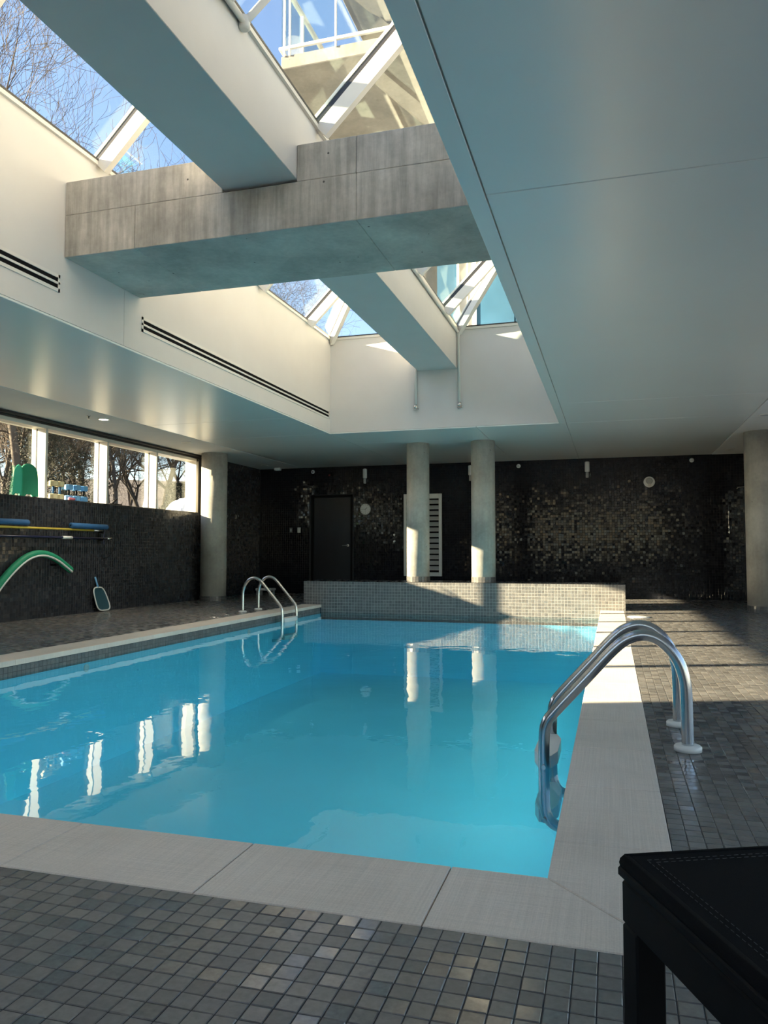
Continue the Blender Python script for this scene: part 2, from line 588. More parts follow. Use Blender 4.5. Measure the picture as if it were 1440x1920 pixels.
# the 300 tiles that show largest are single objects
area = np.zeros(len(CX))
for i in range(len(CX)):
    if CY[i] < 0.6: continue
    u_, v_, d_ = project((CX[i], CY[i], 0))
    if 0 < u_ < 1440 and 0 < v_ < 1920 and d_ > 0.2:
        if u_ > 1157 and v_ > 1590: continue          # behind the lounger
        area[i] = 1.0 / d_ ** 3
order = np.argsort(-area)
near = order[:300]
rest = np.setdiff1d(np.arange(len(CX)), near)
tile_field('mosaic_tiles', M['slate_floor'], floor, (0, 0, FZ), (1, 0, 0), (0, 1, 0), (0, 0, 1), CX[rest], CY[rest], seed=3, tilt=0.010)
variants = []
for k in range(14):
    g = random.Random(100 + k)
    hs, bv = 0.0244, 0.0018
    ta, tb = g.gauss(0, 0.010), g.gauss(0, 0.010)
    vs_ = [(a * hs, b * hs, 0) for a, b in ((-1, -1), (1, -1), (1, 1), (-1, 1))]
    vs_ += [(a * (hs - bv) + g.uniform(-.0006, .0006), b * (hs - bv) + g.uniform(-.0006, .0006), 0.0016 + g.uniform(0, .0002) + ta * a * hs + tb * b * hs) for a, b in ((-1, -1), (1, -1), (1, 1), (-1, 1))]
    me = bpy.data.meshes.new('mosaic_tile')
    me.from_pydata(vs_, [], [(4, 5, 6, 7), (0, 1, 5, 4), (1, 2, 6, 5), (2, 3, 7, 6), (3, 0, 4, 7)])
    at = me.attributes.new('tint', 'FLOAT_COLOR', 'POINT')
    c = (g.betavariate(2.2, 2.6), g.betavariate(1.6, 2.0), g.random(), 1)
    for d in at.data: d.color = c
    me.materials.append(M['slate_floor'])
    variants.append(me)
for i in near:
    o = bpy.data.objects.new('mosaic_tile', variants[rng.randrange(14)])
    COL.objects.link(o)
    o.parent = floor
    o.location = (CX[i], CY[i], FZ + rng.uniform(0, 0.0003))
    o.rotation_euler = (rng.gauss(0, .003), rng.gauss(0, .003), rng.randrange(4) * math.pi / 2)

# ---- left wall: tiled below the window band
wl = MB()
Z_SILL, Z_HEAD = 1.635, 2.66
WY0, WY1 = 1.85, 13.02
wl.box(XL - 0.30, XL, YF, YB, -0.2, Z_SILL)
wl.box(XL - 0.30, XL, YF, WY0, Z_SILL, 3.0)
wl.box(XL - 0.30, XL, WY1, YB, Z_SILL, 3.0)
wl.box(XL - 0.30, XL - 0.02, WY0, WY1, Z_HEAD + 0.04, 3.0)
wall_left = wl.build('wall_left', M['grout'])
tag(wall_left, 'black mosaic wall under the long window band', 'wall', kind='structure')
ty = np.arange(0.5, YB - 0.03, PITCH_T)
tz = np.arange(0.028, Z_CEIL, PITCH_T)
A, B = np.meshgrid(ty, tz); A, B = A.ravel(), B.ravel()
k = (B < Z_SILL - 0.02) | (A > WY1 + 0.02) | (A < WY0 - 0.02)
tile_field('wall_mosaic_tiles', M['slate'], wall_left, (XL, 0, 0), (0, 1, 0), (0, 0, 1), (1, 0, 0), A[k], B[k], seed=11)

# ---- back wall
wb = MB()
DX0, DX1, DZ = -6.28, -5.33, 2.13
wb.box(XL - 0.3, DX0, YB, YB + 0.25, -0.2, 3.0)
wb.box(DX1, XR + 0.3, YB, YB + 0.25, -0.2, 3.0)
wb.box(DX0, DX1, YB, YB + 0.25, DZ, 3.0)
wb.box(DX0, DX1, YB + 0.12, YB + 0.25, -0.2, DZ)
wall_back = wb.build('wall_back', M['grout'])
tag(wall_back, 'black glossy mosaic end wall behind the columns', 'wall', kind='structure')
tx = np.arange(XL + 0.03, XR, PITCH_T)
A, B = np.meshgrid(tx, tz); A, B = A.ravel(), B.ravel()
k = ~((A > DX0 - 0.03) & (A < DX1 + 0.03) & (B < DZ + 0.03))
tile_field('wall_mosaic_tiles', M['slate_gloss'], wall_back, (0, YB, 0), (1, 0, 0), (0, 0, 1), (0, -1, 0), A[k], B[k], seed=12, tilt=0.015)

# ---- right wall and the wall behind the camera (window band in it)
RY0, RY1, RZ0, RZ1 = -2.6, 11.6, 0.10, 2.6
wr = MB()
wr.box(XR, XR + 0.3, YF, RY0, -0.2, 3.0); wr.box(XR, XR + 0.3, RY1, YB, -0.2, 3.0)
wr.box(XR, XR + 0.3, RY0, RY1, -0.2, RZ0); wr.box(XR, XR + 0.3, RY0, RY1, RZ1, 3.0)
wall_right = wr.build('wall_right', M['slate'])
w5 = empty('window_5', (XR + 0.15, (RY0 + RY1) / 2, RZ0))
tag(w5, 'tall window band on the deck side opposite the poles', 'window', kind='structure')
nR = 9
for i in range(nR + 1):
    y = (RY1 - RY0) * (i / nR - 0.5)
    MB().box(-0.07, 0.07, y - 0.03, y + 0.03, 0, RZ1 - RZ0).build('mullion', M['cream_metal'], w5)
for i in range(nR):
    y = (RY1 - RY0) * (i / nR - 0.5); y2 = (RY1 - RY0) * ((i + 1) / nR - 0.5)
    MB().box(-0.004, 0.004, y + 0.03, y2 - 0.03, 0, RZ1 - RZ0).build('pane', M['glass'], w5)
tag(wall_right, 'dark wall running past the wall shower', 'wall', kind='structure')
FWX0, FWX1, FWZ0, FWZ1 = -5.2, 2.2, 1.05, 2.62
wf = MB()
wf.box(XL - 0.3, FWX0, YF - 0.3, YF, -0.2, 3.0)
wf.box(FWX1, XR + 0.3, YF - 0.3, YF, -0.2, 3.0)
wf.box(FWX0, FWX1, YF - 0.3, YF, -0.2, FWZ0)
wf.box(FWX0, FWX1, YF - 0.3, YF, FWZ1, 3.0)
tag(wf.build('wall_front', M['plaster']), 'pale wall with a window band facing the pool', 'wall', kind='structure')
w4 = empty('window_4', (0, YF - 0.15, FWZ0))
tag(w4, 'wide window band in the wall opposite the end wall', 'window', kind='structure')
for i in range(7):
    x = FWX0 + (FWX1 - FWX0) * i / 6
    MB().box(x - 0.03, x + 0.03, -0.07, 0.07, 0, FWZ1 - FWZ0).build('mullion', M['cream_metal'], w4)
for i in range(6):
    x = FWX0 + (FWX1 - FWX0) * i / 6; x2 = FWX0 + (FWX1 - FWX0) * (i + 1) / 6
    MB().box(x + 0.03, x2 - 0.03, -0.004, 0.004, 0, FWZ1 - FWZ0).build('pane', M['glass'], w4)

# ---- ceiling: satin panels round the opening
ceil = MB()
CT = Z_CEIL + 0.30
def ring(mb, x0, x1, y0, y1, z0, z1):
    e_ = 0.125                      # the shaft walls stand inside this opening
    a, b, c_, d_ = OX0 - e_, OX1 + e_, OY0 - e_, OY1 + e_
    mb.box(x0, a, y0, y1, z0, z1); mb.box(b, x1, y0, y1, z0, z1)
    mb.box(a, b, y0, c_, z0, z1); mb.box(a, b, d_, y1, z0, z1)
ring(ceil, XL, XR, YF, YB, Z_CEIL + 0.02, CT)
ceiling = ceil.build('ceiling', M['plaster_dull'])
tag(ceiling, 'low pale ceiling of large satin panels around the skylight opening', 'ceiling', kind='structure')
SX0, SX1 = -6.48, 1.82
g_ = 0.003
ybr = [YF, -1.95, 3.87, 9.70, OY1, YB]
def panel(x0, x1, y0, y1, mat='soffit', dz=0.0, nm='ceiling_panel'):
    MB().cbox(x0 + g_, x1 - g_, y0 + g_, y1 - g_, Z_CEIL - dz, Z_CEIL + 0.02, 0.003).build(nm, M[mat], ceiling)
for y0, y1 in zip(ybr[:-1], ybr[1:]):
    if y0 >= OY1:
        panel(SX0, OX0, y0, y1); panel(OX0, -1.9, y0, 12.35); panel(OX0, -1.9, 12.35, y1); panel(-1.9, OX1 + 0.1, y0, y1); panel(OX1 + 0.1, SX1, y0, y1)
    else:
        panel(SX0, OX0, y0, y1)
        panel(OX1 + 0.105, SX1, y0, y1)
panel(OX0, OX1, YF, OY0)
MB().cbox(OX1, OX1 + 0.10, OY0, OY1, Z_CEIL, Z_CEIL + 0.02, 0.002).build('opening_trim', M['soffit'], ceiling)
panel(XL, SX0, YF, YB, 'plaster_dull', 0.004, 'perimeter_strip')
panel(SX1, XR, YF, YB, 'plaster_dull', 0.004, 'perimeter_strip')
MB().box(2.33, 2.42, 4.0, 15.2, Z_CEIL - 0.006, Z_CEIL - 0.003).build('linear_slot', M['black'], ceiling)

# roof above, with the same opening
rf = MB()
ring(rf, XL - 0.6, XR + 3, YF - 0.6, YB + 0.5, CT + 0.9, Z_EAVE - 0.06)
tag(rf.build('roof', M['grout_light']), 'flat roof around the two skylights', 'roof', kind='structure')

# ---- skylight shaft walls
def shaft(name, mb, label):
    return tag(mb.build(name, M['plaster']), label, 'wall', kind='structure')
ZT = Z_EAVE
wsl = MB()
wsl.box(OX0 - 0.12, OX0, OY0 - 0.12, 5.90 - g_, Z_CEIL + 0.0205, ZT); wsl.box(OX0 - 0.12, OX0, 5.90, OY1 + 0.12, Z_CEIL + 0.0205, ZT)
wall_sl = shaft('wall_skylight_left', wsl, 'white skylight shaft wall with two slot diffusers')
shaft('wall_skylight_back', MB().box(OX0, OX1, OY1, OY1 + 0.12, Z_CEIL + 0.0205, ZT), 'white end wall of the skylight shaft below the glazing')
shaft('wall_skylight_right', MB().box(OX1, OX1 + 0.12, OY0 - 0.12, OY1 + 0.12, Z_CEIL + 0.0205, ZT), 'white skylight shaft wall on the apartment building side')
shaft('wall_skylight_front', MB().box(OX0, OX1, OY0 - 0.12, OY0, Z_CEIL + 0.0205, ZT), 'white end wall of the skylight shaft opposite the sprinkler pipes')

# slot diffusers in the left shaft wall
def slot(y0, y1, label):
    r = empty('slot_diffuser', (OX0, (y0 + y1) / 2, 2.98))
    tag(r, label, 'air vent', 'slot diffusers in the skylight shaft')
    hy = (y1 - y0) / 2
    fr = MB()
    fr.box(0, 0.008, -hy, hy, -0.015, 0.012); fr.box(0, 0.008, -hy, hy, 0.046, 0.064); fr.box(0, 0.008, -hy, hy, 0.098, 0.125)
    fr.box(0, 0.008, -hy, -hy + 0.02, -0.015, 0.125); fr.box(0, 0.008, hy - 0.02, hy, -0.015, 0.125)
    fr.build('frame', M['white_metal'], r)
    for z in (0.012, 0.064):
        MB().box(0.0005, 0.002, -hy + 0.02, hy - 0.02, z, z + 0.034).build('slot', M['black'], r)
slot(1.2, 5.05, 'white two-slot air diffuser in front of the concrete cross beam')
slot(6.17, 11.15, 'long white two-slot air diffuser beyond the concrete cross beam')

# ---- white ridge beam along the pool and concrete cross beam
BX0, BX1, BZ0 = -2.785, -2.182, 3.635
beam = MB().cbox(BX0, BX1, OY0, OY1, BZ0, ZT, 0.004).build('ceiling_beam', M['plaster'])
tag(beam, 'long white box beam between the two skylights', 'beam', kind='structure')
cb = empty('cross_beam', ((OX0 + OX1) / 2, 5.62, 3.27))
tag(cb, 'raw grey concrete beam spanning across the skylight shaft', 'beam', kind='structure')
ox, oy, oz = cb.location
def cpiece(nm, x0, x1, z0, z1):
    MB().cbox(x0 - ox + 0.001, x1 - ox - 0.001, 5.10 - oy, 6.14 - oy, z0 - oz, z1 - oz, 0.004).build(nm, M['concrete'], cb)
zj = 3.613
for a, b in ((OX0, -3.55), (-3.55, -1.72), (-1.72, OX1)):
    cpiece('lower_pour', a, b, 3.27, zj)
for a, b in ((OX0, BX0 - 0.002), (BX1 + 0.002, -1.72), (-1.72, OX1)):
    cpiece('upper_pour', a, b, zj + 0.001, 3.89)

# ---- skylights: two hipped glass roofs, 45 degrees
def skylight(name, x0, x1, label):
    r = empty(name, ((x0 + x1) / 2, (OY0 + OY1) / 2, ZT))
    tag(r, label, 'skylight', kind='structure')
    c = Vector(r.location)
    hw = (x1 - x0) / 2
    y0, y1 = OY0, OY1
    def W(x, y, z): return Vector((x, y, z)) - c
    xm = (x0 + x1) / 2
    zr = ZT + hw
    def bar(nm, a, b, wd, hg, up):
        # fin below the glass, black gasket, outside cap
        a, b = Vector(a), Vector(b); up = Vector(up).normalized()
        o = MB().beam(a - up * hg / 2, b - up * hg / 2, wd, hg, up).build(nm, M['white_metal'], r)
        MB().beam(a + up * 0.022, b + up * 0.022, wd * 0.8, 0.044, up).build('gasket', M['dark_metal'], o)
        MB().beam(a + up * 0.056, b + up * 0.056, wd, 0.024, up).build('cap', M['white_metal'], o)
        return o
    ys = [10.22 - 1.575 * k for k in range(0, 7)]
    ys = [y for y in ys if y > y0 + hw * 0.6]
    for y in ys:
        bar('rafter', W(x0, y, ZT), W(xm, y, zr), 0.06, 0.12, (-1, 0, 1))
        bar('rafter', W(x1, y, ZT), W(xm, y, zr), 0.06, 0.12, (1, 0, 1))
    bar('ridge', W(xm, y0 + hw, zr), W(xm, y1 - hw, zr), 0.07, 0.13, (0, 0, 1))
    for xa, ya, sx, sy in ((x0, y1, 1, -1), (x1, y1, -1, -1), (x0, y0, 1, 1), (x1, y0, -1, 1)):
        bar('hip_rafter', W(xa, ya, ZT), W(xa + sx * hw, ya + sy * hw, zr), 0.06, 0.12, (-sx * 0.5, -sy * 0.5, 1))
    # eaves: pale rail with a black gasket line
    t_ = 0.035
    for a, b, nm in (((x0, y0), (x0, y1), 'eave_rail'), ((x1, y0), (x1, y1), 'eave_rail'), ((x0, y0), (x1, y0), 'eave_rail'), ((x0, y1), (x1, y1), 'eave_rail')):
        o = MB().beam(W(a[0], a[1], ZT), W(b[0], b[1], ZT), 0.05, t_).build(nm, M['white_metal'], r)
        MB().beam(W(a[0], a[1], ZT + 0.026), W(b[0], b[1], ZT + 0.026), 0.056, 0.018).build('gasket', M['dark_metal'], o)
    # panes between the rafters
    e = 0.022
    yy = [y1 - hw] + [y for y in ys if y < y1 - hw] + [y0 + hw]
    def pane(ps, nrm):
        nrm = Vector(nrm).normalized()
        ps = [p + nrm * e for p in ps]
        v = ps + [p + nrm * 0.008 for p in ps]
        n = len(ps)
        f = [tuple(range(n)), tuple(range(2 * n - 1, n - 1, -1))] + [(i, (i + 1) % n, n + (i + 1) % n, n + i) for i in range(n)]
        MB().add(v, f).build('pane', M['glass'], r, fix=True)
    for a, b in zip(yy[:-1], yy[1:]):
        for xa, nx in ((x0, -1), (x1, 1)):
            pane([W(xa, a, ZT), W(xa, b, ZT), W(xm, b, zr), W(xm, a, zr)], (nx, 0, 1))
    for xa, nx in ((x0, -1), (x1, 1)):
        pane([W(xa, y1, ZT), W(xa, y1 - hw, ZT), W(xm, y1 - hw, zr)], (nx, 0, 1))
        pane([W(xa, y0, ZT), W(xa, y0 + hw, ZT), W(xm, y0 + hw, zr)], (nx, 0, 1))
    pane([W(x0, y1, ZT), W(x1, y1, ZT), W(xm, y1 - hw, zr)], (0, 1, 1))
    pane([W(x0, y0, ZT), W(x1, y0, ZT), W(xm, y0 + hw, zr)], (0, -1, 1))
    return r
skylight('window_2', OX0, BX0, 'hipped glass skylight between the slotted shaft wall and the white beam')
skylight('window_3', BX1, OX1, 'hipped glass skylight between the white beam and the wide plain soffit')

# ---- window band in the left wall
w1 = empty('window_1', (XL - 0.075, (WY0 + WY1) / 2, Z_SILL))
tag(w1, 'long window band above the black mosaic wall', 'window', kind='structure')
wx, wy, wz = w1.location
XG = XL - 0.155
def wbox(nm, x0, x1, y0, y1, z0, z1, mat, par=None, c=0.003):
    return MB().cbox(x0 - wx, x1 - wx, y0 - wy, y1 - wy, z0 - wz, z1 - wz, c).build(nm, M[mat], par or w1)
ym = [12.88 - 1.352 * k for k in range(1, 8)]
wbox('sill', XL - 0.29, XL - 0.002, WY0, WY1, Z_SILL - 0.012, Z_SILL + 0.012, 'dark_metal')
wbox('head', XL - 0.24, XL - 0.004, WY0, WY1, Z_HEAD - 0.05, Z_HEAD, 'cream_metal')
wbox('header_band', XL - 0.26, XL + 0.012, WY0 - 0.1, WY1 + 0.06, Z_HEAD, Z_CEIL - 0.006, 'dark_metal')
wbox('blind_track', XL + 0.02, XL + 0.05, WY0 - 0.1, WY1 + 0.06, Z_CEIL - 0.05, Z_CEIL - 0.02, 'dark_metal')
wbox('jamb', XL - 0.24, XL - 0.004, 12.85, 12.93, Z_SILL, Z_HEAD, 'cream_metal')
wbox('jamb', XL - 0.28, XL + 0.006, 12.945, WY1, Z_SILL, Z_HEAD, 'dark_metal')
wbox('jamb', XL - 0.24, XL - 0.004, WY0, WY0 + 0.05, Z_SILL, Z_HEAD, 'cream_metal')
for y in ym:
    mu = wbox('mullion', XG + 0.012, XL - 0.004, y, y + 0.045, Z_SILL + 0.01, Z_HEAD - 0.03, 'cream_metal')
    wbox('gasket', XG - 0.012, XG + 0.011, y + 0.006, y + 0.039, Z_SILL + 0.01, Z_HEAD - 0.03, 'dark_metal', mu, 0.001)
    wbox('cap', XG - 0.085, XG - 0.0125, y, y + 0.045, Z_SILL + 0.01, Z_HEAD - 0.03, 'cream_metal', mu, 0.002)
ye = [WY0 + 0.05] + sorted(ym) + [12.85]
for k, (a, b) in enumerate(zip(ye[:-1], ye[1:])):
    a2 = a if k == 0 else a + 0.045
    wbox('pane', XG - 0.004, XG + 0.004, a2 + 0.002, b - 0.002, Z_SILL + 0.012, Z_HEAD - 0.05, 'glass', c=0.001)

# ---- door in the back wall
d1 = empty('door_1', ((DX0 + DX1) / 2, YB + 0.03, 0))
tag(d1, 'dark flush door in the black mosaic end wall', 'door', kind='structure')
hw = (DX1 - DX0) / 2
MB().cbox(-hw + 0.05, hw - 0.05, 0.0, 0.05, 0.01, DZ - 0.05, 0.003).build('door_leaf', M['door'], d1)
fr = MB(); fr.box(-hw, -hw + 0.045, -0.035, 0.08, 0, DZ); fr.box(hw - 0.045, hw, -0.035, 0.08, 0, DZ); fr.box(-hw, hw, -0.035, 0.08, DZ - 0.045, DZ)
fr.build('door_frame', M['blk_frame'], d1)
hd = MB(); hd.lathe([(0.028, -0.012), (0.028, 0.0)], 20, (hw - 0.11, 0.0, 1.04), 'y')
hd.tube(smooth_path([(hw - 0.11, -0.005, 1.04), (hw - 0.11, -0.055, 1.04), (hw - 0.14, -0.06, 1.04), (hw - 0.24, -0.058, 1.035)], 4), 0.010, 8)
hd.build('door_handle', M['steel_pale'], d1)

# ---- pool: basin, water, coping, platform
bs = MB()
BZ = -1.15
t_ = 0.2
bs.box(PX0 - t_, PX1 + t_, PY0 - t_, PY1 + t_, BZ - 0.2, BZ)
bs.box(PX0 - t_, PX0, PY0, PY1, BZ, Z_WATER - 0.02); bs.box(PX1, PX1 + t_, PY0, PY1, BZ, Z_WATER - 0.02)
bs.box(PX0 - t_, PX1 + t_, PY0 - t_, PY0, BZ, Z_WATER - 0.02); bs.box(PX0 - t_, PX1 + t_, PY1, PY1 + t_, BZ, Z_WATER - 0.02)
basin = bs.build('pool_basin', M['basin'])
tag(basin, 'turquoise plastered swimming pool basin under the water', 'pool', kind='structure')
bb = MB()
for x0, x1, y0, y1 in ((PX0 - t_, PX0, PY0, PY1), (PX1, PX1 + t_, PY0, PY1), (PX0 - t_, PX1 + t_, PY0 - t_, PY0)):
    bb.box(x0, x1, y0, y1, Z_WATER - 0.02, -0.045)
bb.build('waterline_band', M['grout'], basin)
A, B = np.meshgrid(np.arange(PY0 + 0.03, PY1 - 0.02, PITCH_T), np.array([-0.125, -0.074])); A, B = A.ravel(), B.ravel()
tile_field('waterline_tiles', M['slate_plat'], basin, (PX0, 0, 0), (0, 1, 0), (0, 0, 1), (1, 0, 0), A, B, seed=21, thick=0.0016)
tile_field('waterline_tiles', M['slate_plat'], basin, (PX1, 0, 0), (0, 1, 0), (0, 0, 1), (-1, 0, 0), A, B, seed=22, thick=0.0016)
for y, z in ((6.26, -0.20), (9.67, -0.20)):
    o = MB().lathe([(0.038, 0.0), (0.038, 0.006), (0.020, 0.010), (0.014, 0.004)], 20, (PX0 + 0.002, y, z), 'x').build('return_inlet', M['white_plastic'], basin)

wm = MB()
wm.add([(PX0 + 0.004, PY0, Z_WATER), (PX1 - 0.004, PY0, Z_WATER), (PX1 - 0.004, PY1, Z_WATER), (PX0 + 0.004, PY1, Z_WATER)], [(0, 1, 2, 3)])
water = wm.build('pool_water', M['water'])
tag(water, 'calm turquoise pool water mirroring windows and columns', 'water', kind='structure')

cop = empty('pool_coping', ((PX0 + PX1) / 2, (PY0 + PY1) / 2, 0))
tag(cop, 'pale grey stone coping slabs edging the pool', 'coping', kind='structure')
kx, ky = cop.location.x, cop.location.y
CTH, OV, SG = 0.045, 0.012, 0.0015
def slab(poly):
    """chamfered coping slab from a plan polygon (counter-clockwise)"""
    n = len(poly)
    ps = [Vector((a, b)) for a, b in poly]
    cen = sum(ps, Vector((0, 0))) / n
    def inset(d):
        out = []
        for i in range(n):
            p0, p1, p2 = ps[i - 1], ps[i], ps[(i + 1) % n]
            e1, e2 = (p1 - p0).normalized(), (p2 - p1).normalized()
            n1, n2 = Vector((-e1.y, e1.x)), Vector((-e2.y, e2.x))
            b_ = (n1 + n2)
            out.append(p1 + b_ * (d / max(0.2, 1 + n1.dot(n2))))
        return out
    a, b = inset(SG), inset(SG + 0.003)
    v = [(p.x - kx, p.y - ky, -CTH) for p in a] + [(p.x - kx, p.y - ky, -0.002) for p in a] + [(p.x - kx, p.y - ky, 0.001) for p in b]
    f = [tuple(range(n))[::-1], tuple(range(2 * n, 3 * n))]
    for k in (0, 1):
        f += [(k * n + i, k * n + (i + 1) % n, (k + 1) * n + (i + 1) % n, (k + 1) * n + i) for i in range(n)]
    MB().add(v, f).build('coping_slab', M['coping'], cop)
xi0, xi1, yi0 = PX0 + OV, PX1 - OV, PY0 + OV
xo0, xo1, yo0 = PX0 - COP, PX1 + COP, PY0 - COP - 0.020
fx = [-0.455 - 0.622 * k for k in range(0, 7)]
fx = [x for x in fx if x > xi0 + 0.1]
slab([(fx[0], yo0), (xo1, yo0), (xi1, yi0), (fx[0], yi0)])
for a, b in zip(fx[1:], fx[:-1]):
    slab([(a, yo0), (b, yo0), (b, yi0), (a, yi0)])
slab([(xo0, yo0), (fx[-1], yo0), (fx[-1], yi0), (xi0, yi0)])
ry = [2.50 + 0.61 * k for k in range(0, 17)]
ry = [y for y in ry if y < PY1 - 0.2]
slab([(xo1, yo0), (xo1, ry[0]), (xi1, ry[0]), (xi1, yi0)])
for a, b in zip(ry, ry[1:] + [PY1]):
    slab([(xi1, a), (xo1, a), (xo1, b), (xi1, b)])
ly = [2.90 + 1.22 * k for k in range(0, 8)]
slab([(xo0, yo0), (xi0, yi0), (xi0, ly[0]), (xo0, ly[0])])
for a, b in zip(ly, ly[1:] + [PY1]):
    slab([(xo0, a), (xi0, a), (xi0, b), (xo0, b)])

PH = 0.40
plat = MB().box(-5.12, 0.165, PY1, PY1 + 0.9, -0.25, PH - 0.004).build('platform', M['grout_light'])
tag(plat, 'low grey mosaic platform at the end of the pool carrying two columns', 'platform', kind='structure')
tx = np.arange(-5.12 + 0.0265, 0.165, PITCH_T); tzz = np.arange(-0.24, PH - 0.02, PITCH_T) + 0.0
tzz = PH - 0.0265 - np.arange(0, 12) * PITCH_T
A, B = np.meshgrid(tx, tzz); A, B = A.ravel(), B.ravel()
tile_field('mosaic_tiles', M['slate_plat'], plat, (0, PY1, 0), (1, 0, 0), (0, 0, 1), (0, -1, 0), A, B, seed=31, tilt=0.006, thick=0.0012, size=0.0474)
A, B = np.meshgrid(tx, np.arange(PY1 + 0.03, PY1 + 0.88, PITCH_T)); A, B = A.ravel(), B.ravel()
tile_field('mosaic_tiles', M['slate'], plat, (0, 0, PH - 0.004), (1, 0, 0), (0, 1, 0), (0, 0, 1), A, B, seed=32, tilt=0.006, thick=0.0016)
B2, A2 = np.meshgrid(np.arange(PY1 + 0.03, PY1 + 0.88, PITCH_T), tzz); A2, B2 = A2.ravel(), B2.ravel()
tile_field('mosaic_tiles', M['slate'], plat, (0.165, 0, 0), (0, 1, 0), (0, 0, 1), (1, 0, 0), B2[A2 > 0], A2[A2 > 0], seed=33, tilt=0.006, thick=0.0016)
# ================================================================== COLUMNS
def column(x, y, z0, rad, label, skirt=0.09):
    r = empty('concrete_column', (x, y, z0))
    tag(r, label, 'column')
    H_ = Z_CEIL - z0 - 0.001
    MB().lathe([(rad, 0.0), (rad, H_)], 48).build('shaft', M['concrete_col'], r)
    # ring of small tiles round the foot
    n = int(2 * math.pi * (rad + 0.004) / PITCH_T)
    sk = MB()
    for k in range(n):
        a0, a1 = 2 * math.pi * (k + 0.04) / n, 2 * math.pi * (k + 0.96) / n
        for zz in np.arange(0.002, skirt - 0.02, PITCH_T * 0.9):
            ri, ro, z1 = rad - 0.003, rad + 0.006, zz + PITCH_T * 0.84
            v = []
            for zq in (zz, z1):
                for rr, aa in ((ri, a0), (ro, a0), (ro, a1), (ri, a1)):
                    v.append((rr * math.cos(aa), rr * math.sin(aa), zq))
            sk.add(v, [(0, 3, 2, 1), (4, 5, 6, 7), (0, 1, 5, 4), (1, 2, 6, 5), (2, 3, 7, 6)])
    s_ = sk.build('tile_skirting', M['slate_plat'], r)
    s_['kind'] = 'stuff'
    return r
column(-3.150, 12.66, PH, 0.192, 'round concrete column on the platform in front of the louvre grille')
column(-2.040, 12.66, PH, 0.197, 'round concrete column on the platform clear of the louvre grille')
column(-7.11, 12.83, 0, 0.238, 'thick round concrete column at the end of the window band')
column(2.21, 12.85, 0, 0.25, 'thick round concrete column on the deck beside the wall shower')

# ================================================================== FOREGROUND LOUNGER
def lounger():
    ang = R(24.5)
    r = empty('sun_lounger', (0.0, 1.308, 0.0), ang)
    tag(r, 'black flat sun lounger with stitched fabric top beside the pool corner', 'lounger')
    Wd, Ln, zt = 0.70, 1.35, 0.42       # local +x across, -y towards the viewer's side
    # padded fabric top with rounded, piped edge
    top = MB()
    nx, ny = 10, 18
    vv = []
    for j in range(ny + 1):
        for i in range(nx + 1):
            a, b = i / nx, j / ny
            sag = -0.006 * math.sin(math.pi * a) * math.sin(math.pi * b)
            vv.append((a * (Wd - 0.016) + 0.008, -b * (Ln - 0.016) - 0.008, zt + sag))
    ff = [(j * (nx + 1) + i, (j + 1) * (nx + 1) + i, (j + 1) * (nx + 1) + i + 1, j * (nx + 1) + i + 1) for j in range(ny) for i in range(nx)]
    top.add(vv, ff, True)
    tp = top.build('fabric_top', M['blk_fabric'], r)
    ed = MB()
    loop = [(0.010, -0.010), (Wd - 0.010, -0.010), (Wd - 0.010, -Ln + 0.010), (0.010, -Ln + 0.010), (0.010, -0.010)]
    for (xa, ya), (xb, yb) in zip(loop[:-1], loop[1:]):
        ed.tube([(xa, ya, zt - 0.010), (xb, yb, zt - 0.010)], 0.0115, 10)
    ed.build('edge_roll', M['blk_fabric'], tp)
    st = MB()
    for off in (0.034, 0.044):
        q = [(off, -off), (Wd - off, -off), (Wd - off, -Ln + off), (off, -Ln + off), (off, -off)]
        for (xa, ya), (xb, yb) in zip(q[:-1], q[1:]):
            n = int(math.hypot(xb - xa, yb - ya) / 0.012)
            for k in range(n):
                a, b = k / n, (k + 0.6) / n
                st.tube([(xa + (xb - xa) * a, ya + (yb - ya) * a, zt + 0.0004), (xa + (xb - xa) * b, ya + (yb - ya) * b, zt + 0.0004)], 0.0004, 3, False)
    s_ = st.build('stitching', plain('grey_thread', (0.10, 0.105, 0.11), 0.8), tp)
    s_['kind'] = 'stuff'
    def bar(nm, x0, x1, y0, y1, z0, z1, c=0.003):
        return MB().cbox(x0, x1, y0, y1, z0, z1, c).build(nm, M['blk_frame'], r)
    # sling carrier and lower frame with a narrow shadow gap
    for a in ((0.0, 0.03, -Ln, 0.0), (Wd - 0.03, Wd, -Ln, 0.0), (0.03, Wd - 0.03, -0.03, 0.0), (0.03, Wd - 0.03, -Ln, -Ln + 0.03)):
        bar('sling_rail', *a, zt - 0.034, zt - 0.018)
    for a in ((0.006, 0.046, -Ln, -0.002), (Wd - 0.046, Wd - 0.006, -Ln, -0.002), (0.046, Wd - 0.046, -0.044, -0.002), (0.046, Wd - 0.046, -Ln, -Ln + 0.042)):
        bar('frame_rail', *a, zt - 0.105, zt - 0.040)
    for x in (0.006, Wd - 0.054):
        for y in (-0.002, -Ln + 0.050):
            bar('leg', x, x + 0.048, y - 0.048, y, 0.001, zt - 0.106)
    for y in (-0.25, -0.7, -1.1):
        bar('hinge_block', 0.010, 0.040, y - 0.04, y, zt - 0.040, zt - 0.034, 0.001)
lounger()

